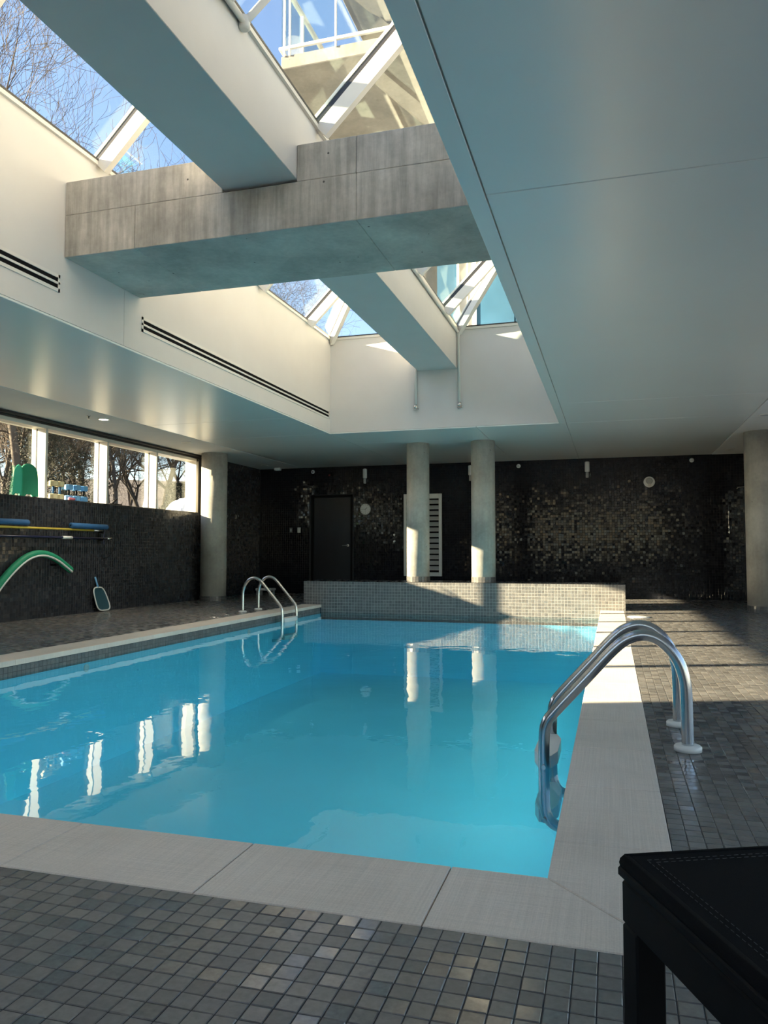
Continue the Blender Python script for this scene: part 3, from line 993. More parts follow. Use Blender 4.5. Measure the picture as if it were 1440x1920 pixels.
# ================================================================== POOL LADDERS
def ladder(x_wall, sgn, y0, y1, mat, label, rad):
    """rails in planes y = y0, y1; sgn +1: deck lies towards +x"""
    r = empty('pool_ladder', (x_wall, (y0 + y1) / 2, 0))
    tag(r, label, 'ladder', 'steel pool ladders')
    prof = [(0.490, 0.0), (0.489, 0.18), (0.484, 0.305), (0.455, 0.405), (0.390, 0.485), (0.318, 0.515), (0.245, 0.500), (0.173, 0.445), (0.050, 0.308), (-0.100, 0.140),
            (-0.138, 0.085), (-0.150, 0.015), (-0.152, -0.15), (-0.150, -0.30), (-0.130, -0.365), (-0.085, -0.392), (-0.002, -0.402)]
    for y in (y0, y1):
        yy = y - (y0 + y1) / 2
        pts = smooth_path([(sgn * a, yy, b) for a, b in prof], 5)
        ra = MB().tube(pts, rad, 16).build('rail', M[mat], r)
        MB().lathe([(0.060, 0.001), (0.060, 0.020), (0.054, 0.026), (rad + 0.001, 0.027)], 28, (sgn * 0.490, yy, 0.0005)).build('escutcheon', M['white_plastic'], ra)
        for z in (-0.115, -0.36):
            MB().lathe([(0.011, 0), (0.011, 0.008), (0.007, 0.011)], 12, (-sgn * 0.152, yy - (rad + 0.010) if y == y0 else yy + rad - 0.001, z), 'y').build('bolt', M['steel_pale'], ra)
    L_ = (y1 - y0) / 2 - rad - 0.002
    for z in (-0.075, -0.33):
        xc = -sgn * 0.152
        pol = [(xc - 0.030, -L_), (xc + 0.030, -L_), (xc + 0.056, -L_ + 0.10), (xc + 0.056, L_ - 0.10), (xc + 0.030, L_), (xc - 0.030, L_), (xc - 0.056, L_ - 0.10), (xc - 0.056, -L_ + 0.10)]
        MB().prism(pol, z - 0.06, z, 'z').build('tread', M['white_plastic'], r, fix=True)
    return r
ladder(PX1, 1, 3.78, 4.30, 'steel', 'thick steel pool ladder with white steps by the sunlit coping', 0.0265)
ladder(PX0, -1, 10.45, 10.98, 'steel_pale', 'slim steel pool ladder on the shaded coping near the platform', 0.022)

# ================================================================== THINGS ON THE BACK WALL
def louvre():
    x0, x1, z0, z1 = -4.18, -3.37, 0.40, 2.11
    r = empty('wall_louvre', ((x0 + x1) / 2, YB - 0.006, z0))
    tag(r, 'tall white louvre grille partly hidden behind a column', 'vent')
    w_, h_ = (x1 - x0) / 2, z1 - z0
    f = MB()
    f.cbox(-w_, -w_ + 0.06, -0.05, 0.0, 0, h_); f.cbox(w_ - 0.06, w_, -0.05, 0, 0, h_)
    f.cbox(-w_ + 0.06, w_ - 0.06, -0.05, 0, 0, 0.08); f.cbox(-w_ + 0.06, w_ - 0.06, -0.05, 0, h_ - 0.10, h_)
    f.build('frame', M['white_plastic'], r)
    MB().box(-w_ + 0.06, w_ - 0.06, -0.006, -0.002, 0.08, h_ - 0.10).build('backing', M['black'], r)
    n = 13
    for k in range(n):
        z = 0.10 + (h_ - 0.22) * (k + 0.2) / n
        MB().add([(-w_ + 0.06, -0.046, z), (w_ - 0.06, -0.046, z), (w_ - 0.06, -0.010, z + 0.075), (-w_ + 0.06, -0.010, z + 0.075),
                  (-w_ + 0.06, -0.046, z + 0.016), (w_ - 0.06, -0.046, z + 0.016), (w_ - 0.06, -0.008, z + 0.082), (-w_ + 0.06, -0.008, z + 0.082)],
                 [(0, 1, 2, 3), (4, 7, 6, 5), (0, 4, 5, 1), (1, 5, 6, 2), (3, 2, 6, 7), (0, 3, 7, 4)]).build('blade', M['grey_plastic'], r)
louvre()

def clock():
    r = empty('wall_clock', (-5.03, YB - 0.006, 1.81))
    tag(r, 'round pale wall clock right of the dark door', 'clock')
    MB().lathe([(0.118, 0.0), (0.122, -0.02), (0.116, -0.032), (0.108, -0.030)], 40, axis='y').build('rim', M['grey_plastic'], r)
    MB().lathe([(0.107, -0.029), (0.107, -0.0315)], 40, axis='y').build('face', M['white_plastic'], r)
    for k in range(12):
        a = 2 * math.pi * k / 12
        c, s = math.sin(a), math.cos(a)
        MB().beam((c * 0.086, -0.0325, s * 0.086), (c * 0.102, -0.0325, s * 0.102), 0.006, 0.001, (0, 1, 0)).build('hour_mark', M['blk_frame'], r)
    for a, l, w_ in ((R(52), 0.055, 0.007), (R(270), 0.085, 0.005), (R(178), 0.092, 0.0025)):
        c, s = math.sin(a), math.cos(a)
        MB().beam((-c * 0.012, -0.0335, -s * 0.012), (c * l, -0.0335, s * l), w_, 0.001, (0, 1, 0)).build('hand', M['blk_frame'], r)
clock()

def wall_light(x, z, label):
    r = empty('wall_light', (x, YB - 0.07, z))
    tag(r, label, 'wall light', 'cylinder lights on the end wall')
    MB().lathe([(0.030, -0.002), (0.045, 0.004), (0.046, 0.02), (0.046, 0.185), (0.040, 0.198), (0.02, 0.203)], 24).build('upper_tube', M['white_plastic'], r)
    MB().lathe([(0.026, -0.115), (0.030, -0.110), (0.030, -0.003)], 24).build('lower_tube', M['grey_plastic'], r)
    MB().box(-0.02, 0.02, 0.02, 0.065, 0.05, 0.11).build('bracket', M['grey_plastic'], r)
    MB().lathe([(0.010, -0.10), (0.010, -0.02)], 10, (0.058, 0.03, 0)).build('side_pin', M['steel_pale'], r)
wall_light(-5.03, 2.47, 'white cylinder wall light above the clock')
wall_light(-2.76, 2.47, 'white cylinder wall light showing beside the column clear of the louvre')
wall_light(-0.45, 2.47, 'white cylinder wall light on the open stretch of black wall')

def round_fitting(x, z, label):
    r = empty('sprinkler_rose', (x, YB - 0.006, z))
    tag(r, label, 'sprinkler', 'small round fittings high on the end wall')
    MB().lathe([(0.042, 0.0), (0.042, -0.008), (0.030, -0.014), (0.018, -0.015)], 24, axis='y').build('plate', M['white_plastic'], r)
    MB().lathe([(0.014, -0.012), (0.010, -0.04), (0.016, -0.042), (0.016, -0.045)], 12, axis='y').build('nozzle', M['steel'], r)
    MB().box(-0.024, 0.024, -0.018, -0.0145, -0.004, 0.004).build('crossbar', M['dark_metal'], r)
round_fitting(-6.24, 2.645, 'small round white fitting above the dark door')
round_fitting(-1.79, 2.632, 'small round white fitting high beside the platform column')
round_fitting(1.47, 2.64, 'small round white fitting high up between the alarm and the wall shower')

def alarm():
    r = empty('alarm_sounder', (0.70, YB - 0.006, 2.245))
    tag(r, 'round cream alarm sounder on the black mosaic wall', 'alarm')
    MB().lathe([(0.105, 0), (0.105, -0.02), (0.098, -0.032)], 36, axis='y').build('housing', M['white_plastic'], r)
    MB().lathe([(0.062, -0.031), (0.060, -0.042), (0.045, -0.044)], 28, (0, 0, 0.018), axis='y').build('speaker_cap', M['grey_plastic'], r)
    MB().lathe([(0.030, -0.031), (0.028, -0.046)], 20, (0.004, 0, -0.062), axis='y').build('strobe_lens', M['white_metal'], r)
alarm()

def switch(x, z, mat, label):
    r = empty('wall_switch', (x, YB - 0.006, z))
    tag(r, label, 'switch')
    MB().cbox(-0.036, 0.036, -0.012, 0, -0.058, 0.058, 0.004).build('plate', M[mat], r)
    MB().cbox(-0.016, 0.016, -0.017, -0.0125, -0.032, 0.032, 0.002).build('rocker', M['white_plastic' if mat == 'white_plastic' else 'grey_plastic'], r)
    for z_ in (-0.045, 0.045):
        MB().lathe([(0.004, -0.0125), (0.004, -0.0135)], 8, (0, 0, z_), 'y').build('screw', M['steel'], r)
switch(-6.56, 1.378, 'white_plastic', 'white switch plate on the black wall beside the dark door')
M['smoke'] = plain('smoked_plastic', (0.10, 0.10, 0.10), 0.4)
switch(-6.75, 1.378, 'smoke', 'grey switch plate next to the white one by the door')

def red_sensor():
    r = empty('exit_light', (-5.845, YB - 0.006, 2.575))
    tag(r, 'small unlit dark box with a red lens above the door', 'sign')
    MB().cbox(-0.06, 0.06, -0.035, 0, -0.045, 0.045, 0.005).build('box', M['blk_frame'], r)
    MB().cbox(-0.018, 0.022, -0.040, -0.0355, -0.03, 0.0, 0.001).build('lens', plain('red_lens', (0.16, 0.02, 0.02), 0.3), r)
red_sensor()

for z, lb in ((1.259, 'upper of two small steel pegs between the clock and the louvre'), (1.124, 'lower of two small steel pegs between the clock and the louvre')):
    r = empty('robe_peg', (-4.39, YB - 0.006, z))
    tag(r, lb, 'peg')
    MB().lathe([(0.026, 0), (0.026, -0.006)], 18, axis='y').build('rose', M['steel'], r)
    MB().lathe([(0.010, -0.006), (0.010, -0.03), (0.019, -0.034), (0.019, -0.046)], 18, axis='y').build('knob', M['steel_pale'], r)

def shower():
    r = empty('wall_shower', (2.09, YB - 0.006, 0.0))
    tag(r, 'steel wall shower with arm and valves beside the thick column', 'shower')
    MB().tube(smooth_path([(0.55, -0.01, 2.10), (0.53, -0.06, 2.105), (0.35, -0.07, 2.105), (0.15, -0.07, 2.10)], 4), 0.008, 8).build('arm', M['steel_pale'], r)
    MB().lathe([(0.012, 2.085), (0.016, 2.075), (0.016, 2.07)], 14, (0.15, -0.07, 0)).build('shower_head', M['steel_pale'], r)
    MB().tube([(0.0, -0.02, 1.28), (0.0, -0.02, 1.83)], 0.008, 8).build('riser', M['steel'], r)
    for z in (1.64, 1.36, 1.27):
        v_ = MB().lathe([(0.024, 0), (0.022, -0.03), (0.012, -0.05)], 14, (0.0, 0, z), 'y').build('valve', M['steel_pale'], r)
        MB().box(-0.004, 0.004, -0.06, -0.05, z - 0.03, z + 0.03).build('lever', M['steel_pale'], v_)
shower()

# hooks and outlet at the dark end of the left wall
for y, z in ((13.98, 1.62), (14.45, 1.64)):
    r = empty('coat_hook', (XL + 0.006, y, z))
    tag(r, 'small steel coat hook on the black wall past the thick column', 'hook', 'coat hooks past the column')
    MB().cbox(0, 0.006, -0.014, 0.014, -0.05, 0.03, 0.002).build('plate', M['steel_pale'], r)
    MB().tube(smooth_path([(0.006, 0, -0.02), (0.04, 0, -0.03), (0.055, 0, -0.005), (0.05, 0, 0.025)], 4), 0.006, 8).build('prong', M['steel_pale'], r)
r = empty('wall_outlet', (XL + 0.006, 13.78, 0.39))
tag(r, 'white outlet plate low on the black wall past the thick column', 'outlet')
MB().cbox(0, 0.010, -0.036, 0.036, -0.058, 0.058, 0.004).build('plate', M['white_plastic'], r)
for z in (-0.022, 0.022):
    MB().cbox(0.0105, 0.013, -0.016, 0.016, z - 0.014, z + 0.014, 0.001).build('socket', M['grey_plastic'], r)

def stool():
    r = empty('step_stool', (-6.95, 14.75, 0.0))
    tag(r, 'low white plastic step by the dark corner behind the slim ladder', 'step')
    MB().cbox(-0.18, 0.18, -0.12, 0.12, 0.10, 0.15, 0.01).build('top', M['white_plastic'], r)
    for sx in (-1, 1):
        for sy in (-1, 1):
            MB().cbox(sx * 0.14 - 0.02, sx * 0.14 + 0.02, sy * 0.09 - 0.02, sy * 0.09 + 0.02, 0.001, 0.099, 0.003).build('leg', M['grey_plastic'], r)
stool()

r = empty('access_hatch', (0.335, 11.24, 0.0015))
tag(r, 'white round hatch cover set in the sunlit deck by the platform', 'hatch')
MB().lathe([(0.150, 0.0), (0.150, 0.006), (0.143, 0.010), (0.02, 0.011)], 40).build('cover', M['white_plastic'], r)
for a in (0, math.pi):
    MB().lathe([(0.014, 0.0105), (0.014, 0.0125)], 14, (0.09 * math.cos(a), 0.09 * math.sin(a), 0)).build('finger_hole', M['grey_plastic'], r)

# ================================================================== THINGS ON THE LEFT WALL
M['foam_blue'] = plain('blue_foam', (0.020, 0.105, 0.26), 0.75, vary=0.1, bmp=0.2, bscale=120)
M['foam_ltblue'] = plain('light_blue_foam', (0.16, 0.40, 0.68), 0.75, vary=0.06, bmp=0.2, bscale=120)
M['foam_green'] = plain('green_foam', (0.010, 0.27, 0.14), 0.6, vary=0.08, bmp=0.2, bscale=120)
M['foam_cream'] = plain('cream_foam', (0.55, 0.50, 0.30), 0.75, vary=0.05, bmp=0.2, bscale=120)
M['foam_pink'] = plain('pink_foam', (0.60, 0.16, 0.20), 0.7)
M['yellow'] = plain('yellow_pole_paint', (0.62, 0.47, 0.07), 0.45, vary=0.05)
M['navy'] = plain('navy_pole_paint', (0.012, 0.016, 0.055), 0.35, vary=0.1)
M['net'] = plain('blue_net', (0.015, 0.07, 0.095), 0.7, vary=0.2, vscale=60)
xw = XL + 0.075
def tube_y(nm, y0, y1, z0, z1, rad, mat, parent, x=0.0, yb=0, zb=0):
    return MB().tube([(x, y0 - yb, z0 - zb), (x, y1 - yb, z1 - zb)], rad, 14).build(nm, M[mat], parent)
def noodle(y0, y1, z, label):
    r = empty('foam_tube', (xw, (y0 + y1) / 2, z))
    tag(r, label, 'foam tube')
    hl = (y1 - y0) / 2
    MB().lathe([(0.012, -hl), (0.036, -hl), (0.040, -hl + 0.006), (0.040, hl - 0.006), (0.036, hl), (0.012, hl)], 20, axis='y').build('foam', M['foam_blue'], r)
    for s in (-1, 1):
        MB().lathe([(0.011, s * (hl - 0.004)), (0.011, s * (hl + 0.0006))], 12, axis='y').build('bore', M['black'], r)
noodle(7.02, 8.43, 1.289, 'long blue foam tube lying above the yellow pole')
noodle(9.27, 10.09, 1.280, 'short blue foam tube at the tip of the yellow pole')
def pole(y0, y1, z, mat, label, joints, tip):
    r = empty('pool_pole', (xw, (y0 + y1) / 2, z))
    tag(r, label, 'pole')
    yb = (y0 + y1) / 2
    tube_y('shaft', y0, y1, z, z, 0.0155, mat, r, 0, yb, z)
    for a, b in joints:
        tube_y('clamp', a, b, z, z, 0.022, 'white_plastic', r, 0, yb, z)
    tube_y('tip', y1, y1 + tip, z, z, 0.0165, 'steel_pale', r, 0, yb, z)
pole(6.9, 9.78, 1.222, 'yellow', 'long yellow pool pole hung on the black mosaic wall', [], 0.24)
pole(6.9, 10.10, 1.105, 'navy', 'long navy telescopic pole below the yellow pole', [(9.10, 9.30)], 0.11)
for y in (7.6, 9.98):
    r = empty('pole_hook', (XL + 0.006, y, 1.17))
    tag(r, 'black two-arm hook carrying the pool poles', 'hook', 'pole hooks on the left wall')
    MB().cbox(0, 0.008, -0.018, 0.018, -0.13, 0.14, 0.002).build('plate', M['blk_frame'], r)
    for z in (0.028, -0.089):
        MB().tube(smooth_path([(0.008, 0, z), (0.05, 0, z - 0.002), (0.092, 0, z + 0.002), (0.10, 0, z + 0.03)], 4), 0.007, 8).build('arm', M['blk_frame'], r)
r = empty('strap', (xw + 0.022, 9.99, 1.20))
tag(r, 'navy strap hanging from the tip of the short blue foam tube', 'strap')
MB().tube(smooth_path([(0, 0, 0.05), (0.012, 0.004, 0.0), (0.004, -0.005, -0.08), (0.008, 0.002, -0.20)], 5), 0.007, 6).build('webbing', M['navy'], r)
r = empty('cable', (xw, 10.1, 1.10))
tag(r, 'thin black cable loop dangling beside the pole tips', 'cable')
MB().tube(smooth_path([(0.02, 0.02, 0.14), (0.03, 0.09, 0.11), (0.02, 0.18, 0.02), (0.0, 0.16, -0.16), (-0.02, 0.08, -0.27), (-0.03, -0.02, -0.30)], 8), 0.005, 6).build('cord', M['blk_frame'], r)
MB().tube(smooth_path([(0.02, 0.02, 0.17), (0.03, 0.16, 0.10), (0.01, 0.30, -0.05), (-0.02, 0.30, -0.20)], 8), 0.003, 6).build('thin_cord', M['blk_frame'], r)

def green_noodle():
    r = empty('swim_noodle', (XL + 0.075, 8.66, 0.86))
    tag(r, 'green foam noodle with a pale stripe bent in an arc', 'noodle')
    pts = [(0, 7.87, 0.40), (0, 8.02, 0.55), (0, 8.20, 0.70), (0, 8.40, 0.82), (0, 8.60, 0.875), (0, 8.80, 0.865), (0, 9.00, 0.80), (0, 9.16, 0.715), (0, 9.29, 0.64)]
    q = smooth_path([(a, b - 8.66, c - 0.86) for a, b, c in pts], 5)
    MB().tube(q, 0.048, 16).build('foam', M['foam_green'], r)
    # pale stripe along the lower front side
    s_ = MB()
    strip = []
    for i, p in enumerate(q):
        d = (q[min(i + 1, len(q) - 1)] - q[max(i - 1, 0)]).normalized()
        up = Vector((1, 0, 0)).cross(d)
        if up.z < 0: up = -up
        strip.append(p + Vector((0.040, 0, 0)) - up * 0.026)
    s_.tube(strip, 0.014, 8).build('stripe', M['white_plastic'], r)
    MB().cbox(-0.064, 0.03, 0.30, 0.34, -0.155, -0.125, 0.002).build('wall_hook', M['blk_frame'], r)
green_noodle()

def skimmer_net():
    r = empty('skimmer_net', (XL + 0.11, 9.97, 0.003))
    tag(r, 'blue skimmer net with a white rim leaning on the black wall', 'net')
    lean = 0.22
    def P(y, z): return (-lean * z * 0.75, y, z)
    ol = []
    for k in range(36):
        a = 2 * math.pi * k / 36
        ex = 0.55
        c, s = math.cos(a), math.sin(a)
        y = 0.145 * math.copysign(abs(c) ** ex, c); z = 0.175 * math.copysign(abs(s) ** ex, s)
        y *= 1.0 - 0.12 * (z / 0.175)
        ol.append((y - (z) * 0.28 + 0.02, z + 0.19))
    rim = [P(y, z) for y, z in ol] + [P(*ol[0])]
    MB().tube(rim, 0.010, 8, False).build('rim', M['white_plastic'], r)
    v = [P(*p) for p in ol]
    cen = P(0.02, 0.19)
    v2 = [(a[0] * 0.75 + cen[0] * 0.25 - 0.018, (a[1] - cen[1]) * 0.72 + cen[1], (a[2] - cen[2]) * 0.72 + cen[2]) for a in v]
    n = len(v)
    f = [(i, (i + 1) % n, n + (i + 1) % n, n + i) for i in range(n)] + [tuple(range(n, 2 * n))]
    MB().add(v + v2, f, True).build('mesh_bag', M['net'], r)
    MB().tube([P(-0.03, 0.365), P(-0.045, 0.43), P(-0.065, 0.52)], [0.016, 0.013, 0.013], 10).build('handle_socket', M['foam_ltblue'], r)
skimmer_net()

# ================================================================== THINGS ON THE WINDOW SILL
ZS = Z_SILL + 0.0125
def kickboard(x, y, rz, lean, label, mat, w_=0.25, h_=0.45):
    r = empty('kickboard', (x, y, ZS), rz)
    tag(r, label, 'kickboard', 'kickboards on the sill')
    poly = [(-w_ / 2, 0.0), (-0.05, 0.0), (-0.03, 0.03), (0.03, 0.03), (0.05, 0.0), (w_ / 2, 0.0), (w_ / 2 * 0.97, h_ * 0.55)]
    for k in range(0, 13):
        a = math.pi * k / 12
        poly.append((w_ / 2 * 0.93 * math.cos(a), h_ * 0.68 + h_ * 0.32 * math.sin(a)))
    poly.append((-w_ / 2 * 0.97, h_ * 0.55))
    n = len(poly)
    t_ = 0.034
    ins = [(a * 0.95, (b - h_ / 2) * 0.97 + h_ / 2) for a, b in poly]
    def P(a, b, d): return (d + lean * b, a, b)
    v = [P(a, b, -t_ / 2) for a, b in ins] + [P(a, b, -t_ / 2 + 0.008) for a, b in poly] + [P(a, b, t_ / 2 - 0.008) for a, b in poly] + [P(a, b, t_ / 2) for a, b in ins]
    f = [tuple(range(n))[::-1], tuple(range(3 * n, 4 * n))]
    for k in range(3):
        f += [(k * n + i, k * n + (i + 1) % n, (k + 1) * n + (i + 1) % n, (k + 1) * n + i) for i in range(n)]
    MB().add(v, f).build('foam_board', M[mat], r, fix=True)
kickboard(XL - 0.05, 8.57, R(-30), -0.05, 'green kickboard standing on the sill with its dark face to the room', 'foam_green')
M['foam_green_sunlit'] = plain('sunlit_green_foam', (0.03, 0.42, 0.24), 0.55, vary=0.08)  # green foam again, sun from behind put into the lighter colour
kickboard(XL - 0.085, 8.40, R(-66), -0.12, 'green kickboard coloured as sunlit, leaning edge-on behind the other one', 'foam_green_sunlit', 0.12, 0.42)

def dumbbell(x, y, mat, hmat, hh, label, grp, hr=0.062):
    r = empty('foam_dumbbell', (x, y, ZS))
    tag(r, label, 'dumbbell', grp)
    def head(z0, z1):
        return [(hr * 0.86, z0), (hr, z0 + 0.008), (hr, z1 - 0.008), (hr * 0.86, z1)]
    MB().lathe(head(0.0005, 0.075), 8, smooth=False).build('foam_head', M[mat], r)
    MB().lathe(head(hh - 0.075, hh), 8, smooth=False).build('foam_head', M[mat], r)
    MB().lathe([(0.016, 0.074), (0.016, hh - 0.074)], 14).build('handle', M[hmat], r)
dumbbell(XL - 0.075, 9.075, 'foam_cream', 'foam_blue', 0.26, 'cream foam dumbbell with blue grip standing against the mullion', 'cream foam dumbbells')
dumbbell(XL - 0.075, 9.21, 'foam_cream', 'foam_blue', 0.26, 'cream foam dumbbell with blue grip standing beside the blue ones', 'cream foam dumbbells')
dumbbell(XL - 0.10, 9.43, 'foam_ltblue', 'blk_frame', 0.235, 'light blue foam dumbbell standing behind the pink piece', 'blue foam dumbbells', 0.06)
dumbbell(XL - 0.07, 9.56, 'foam_ltblue', 'blk_frame', 0.235, 'light blue foam dumbbell between its two twins', 'blue foam dumbbells', 0.064)
dumbbell(XL - 0.07, 9.72, 'foam_ltblue', 'blk_frame', 0.235, 'light blue foam dumbbell next to the bare stretch of sill', 'blue foam dumbbells', 0.064)
r = empty('pink_foam_grip', (XL - 0.022, 9.40, ZS + 0.021))
tag(r, 'small pink foam grip lying in front of the blue dumbbells', 'foam grip')
MB().lathe([(0.010, -0.06), (0.020, -0.056), (0.0205, 0.056), (0.010, 0.06)], 14, axis='y').build('foam', M['foam_pink'], r)
MB().lathe([(0.006, -0.075), (0.006, 0.075)], 10, axis='y').build('core', M['white_plastic'], r)
r = empty('window_stay', (XL - 0.06, 10.47, ZS))
tag(r, 'small black angled stay lying on the sill past the mullion', 'bracket')
MB().cbox(-0.02, 0.02, -0.14, 0.16, 0.0005, 0.018, 0.002).build('base', M['blk_frame'], r)
MB().beam((0, -0.06, 0.018), (0, 0.05, 0.10), 0.016, 0.02).build('arm', M['blk_frame'], r)

# ================================================================== CEILING FITTINGS AND PIPES
def downlight(x, y, lit, label):
    zc = Z_CEIL - 0.0045
    r = empty('downlight', (x, y, zc))
    tag(r, label, 'downlight', 'recessed downlights')
    MB().lathe([(0.082, 0.0), (0.082, -0.006), (0.066, -0.010), (0.062, -0.004)], 28).build('ring', M['white_metal'], r)
    MB().lathe([(0.062, -0.003), (0.060, -0.007)], 28).build('lens', M['lamp_on'] if lit else M['grey_plastic'], r)
    if lit:
        ld = bpy.data.lights.new('downlight_lamp', 'SPOT')
        ld.energy = 25; ld.color = (1, 0.86, 0.68); ld.spot_size = R(100); ld.spot_blend = 0.6; ld.shadow_soft_size = 0.06
        lo = bpy.data.objects.new('lamp', ld); COL.objects.link(lo); lo.parent = r; lo.location = (0, 0, -0.03)
downlight(-6.72, 9.02, True, 'lit round downlight in the ceiling strip above the windows')
downlight(-6.80, 11.30, False, 'unlit downlight between the lit one and the thick column')
downlight(-7.05, 14.85, False, 'unlit downlight in the ceiling strip by the dark corner')
downlight(2.06, 14.90, False, 'unlit downlight in the strip between the shower column and end wall')
downlight(1.99, 11.25, False, 'unlit downlight in the strip on the pool side of the shower column')
r = empty('ceiling_sprinkler', (-6.75, 8.74, Z_CEIL - 0.0045))
tag(r, 'small ceiling sprinkler head next to the lit downlight', 'sprinkler')
MB().lathe([(0.028, 0), (0.026, -0.006), (0.010, -0.008), (0.009, -0.035)], 16).build('body', M['steel'], r)
MB().lathe([(0.018, -0.042), (0.018, -0.045)], 16).build('deflector', M['steel'], r)
MB().tube([(0.007, 0, -0.035), (0.010, 0, -0.042)], 0.003, 6).build('frame_arm', M['steel'], r)
r = empty('ceiling_sensor', (-6.98, 15.38, Z_CEIL - 0.0045))
tag(r, 'white box sensor on the ceiling edge by the dark corner', 'sensor')
MB().cbox(-0.07, 0.07, -0.05, 0.05, -0.06, 0, 0.01).build('housing', M['white_plastic'], r)
MB().lathe([(0.02, -0.0605), (0.018, -0.066)], 14).build('lens', M['grey_plastic'], r)

def pipe(name, pts, label, head=True, rad=0.022):
    b = Vector(pts[0])
    r = empty(name, b)
    tag(r, label, 'pipe', 'white sprinkler pipes in the skylight shaft')
    q = [Vector(p) - b for p in pts]
    MB().tube(q, rad, 14).build('pipe_run', M['white_metal'], r)
    for p in q[1:-1]:
        MB().lathe([(rad * 0.9, -0.045), (rad * 1.45, -0.035), (rad * 1.45, 0.035), (rad * 0.9, 0.045)], 14, p).build('elbow', M['white_metal'], r)
    if head:
        e = q[-1]
        MB().lathe([(0.03, -0.03), (0.032, 0.0), (0.024, 0.03)], 14, e).build('head_cup', M['steel_pale'], r)
        MB().lathe([(0.040, -0.048), (0.040, -0.052)], 16, e).build('deflector', M['steel_pale'], r)
        MB().tube([e + Vector((0.02, 0, -0.03)), e + Vector((0.045, 0, -0.02)), e + Vector((0.05, 0, -0.05))], 0.004, 6).build('frame_arm', M['steel_pale'], r)
pipe('sprinkler_pipe', [(BX1 + 0.026, 6.2, 4.17), (BX1 + 0.026, OY1 - 0.04, 4.17), (BX1 + 0.04, OY1 - 0.035, 3.09)], 'white sprinkler pipe following the beam and dropping down the shaft end wall')
pipe('sprinkler_pipe', [(BX0 - 0.03, OY1 - 0.03, 4.15), (BX0 - 0.03, OY1 - 0.03, 3.09)], 'white sprinkler pipe dropping on the slotted-wall side of the beam')
pipe('sprinkler_pipe', [(BX1 + 0.026, 0.3, 4.20), (BX1 + 0.026, 4.20, 4.20), (BX1 + 0.45, 4.20, 4.56)], 'white sprinkler pipe elbow on the beam in front of the concrete beam', False, 0.026)

# ================================================================== OUTDOORS
def tree_meshes(seed, height, r0, spread=0.55, twigs=1.0, up=0.35, levels=5):
    g = random.Random(seed)
    segs_t, segs_b = [], []
    def branch(p, d, ln, rad, lev):
        n = 6 if lev == 0 else (4 if lev < 3 else 3)
        pts = [p]; rr = [rad]
        for k in range(n):
            j = 0.10 if lev == 0 else 0.22
            d = (d + Vector((g.gauss(0, j), g.gauss(0, j), g.gauss(0, j) + up * (0.25 if lev else 0.1)))).normalized()
            p = p + d * (ln / n)
            pts.append(p); rr.append(max(0.004, rad * (1 - (k + 1) / n * (0.6 if lev == 0 else 0.7))))
            if lev < levels and (lev > 0 or k >= 1):
                cnt = (2 if lev < 2 else 1) if g.random() < 0.92 * twigs else 0
                if lev in (2, 3) and g.random() < 0.55 * twigs: cnt += 1
                for _ in range(cnt):
                    a = g.uniform(0, 2 * math.pi)
                    side = d.orthogonal().normalized()
                    side = Matrix.Rotation(a, 3, d) @ side
                    nd = (d * g.uniform(0.5, 1.0) + side * spread * g.uniform(0.7, 1.5)).normalized()
                    branch(p, nd, ln * g.uniform(0.48, 0.74) * (0.8 if lev == 0 else 1), rr[-1] * g.uniform(0.45, 0.72), lev + 1)
        (segs_t if lev == 0 else segs_b).append((pts, rr, lev))
    branch(Vector((0, 0, -0.3)), Vector((g.gauss(0, .05), g.gauss(0, .05), 1)).normalized(), height * 0.75, r0, 0)
    def mesh(nm, segs, mat):
        V_, F_ = [], []
        for pts, rr, lev in segs:
            n = 7 if lev == 0 else (5 if lev == 1 else 3)
            base = len(V_)
            for i, p in enumerate(pts):
                d = (pts[min(i + 1, len(pts) - 1)] - pts[max(i - 1, 0)]).normalized()
                u = d.orthogonal().normalized(); w_ = d.cross(u)
                for k in range(n):
                    a = 2 * math.pi * k / n
                    V_.append(p + (u * math.cos(a) + w_ * math.sin(a)) * rr[i])
            for i in range(len(pts) - 1):
                for k in range(n):
                    j = (k + 1) % n
                    F_.append((base + i * n + k, base + i * n + j, base + (i + 1) * n + j, base + (i + 1) * n + k))
        me = bpy.data.meshes.new(nm)
        me.from_pydata(V_, [], F_)
        me.polygons.foreach_set('use_smooth', [True] * len(F_))
        me.materials.append(M[mat])
        me.update()
        return me
    return mesh('trunk', segs_t, 'bark' if seed % 2 else 'bark_dark'), mesh('branches', segs_b, 'bark' if seed % 2 else 'bark_dark')

TREES = [tree_meshes(s, 10, 0.085 + 0.02 * (s % 3), twigs=1.07) for s in (1, 2, 5, 8)]
TREES += [tree_meshes(s, 10, 0.10, 0.42, 0.84, 0.6, 5) for s in (21, 22)]
def place_tree(k, ang, dist, sc, label, z=1.2, rz=None):
    a = R(ang)
    r = empty('bare_tree', (-dist * math.sin(a), dist * math.cos(a), z), rng.uniform(0, 6.28) if rz is None else rz)
    r.scale = (sc, sc, sc)
    tag(r, label, 'tree', 'bare trees outside')
    for nm, me in zip(('trunk', 'branches'), TREES[k]):
        link_mesh(nm, me, None, r)
lab_w = ('grey-barked leafless tree in the thicket outside the window band', 'pale-barked leafless tree in the thicket outside the window band')
spots = [(29.5, 24), (31, 33), (32.5, 26), (33.5, 28), (34.5, 38), (35.5, 25), (36.5, 31), (37.8, 29), (39, 30), (40, 34), (41, 27), (42.2, 29), (43.2, 26), (44.5, 30), (46, 32), (28.5, 40), (38.6, 42), (43, 40)]
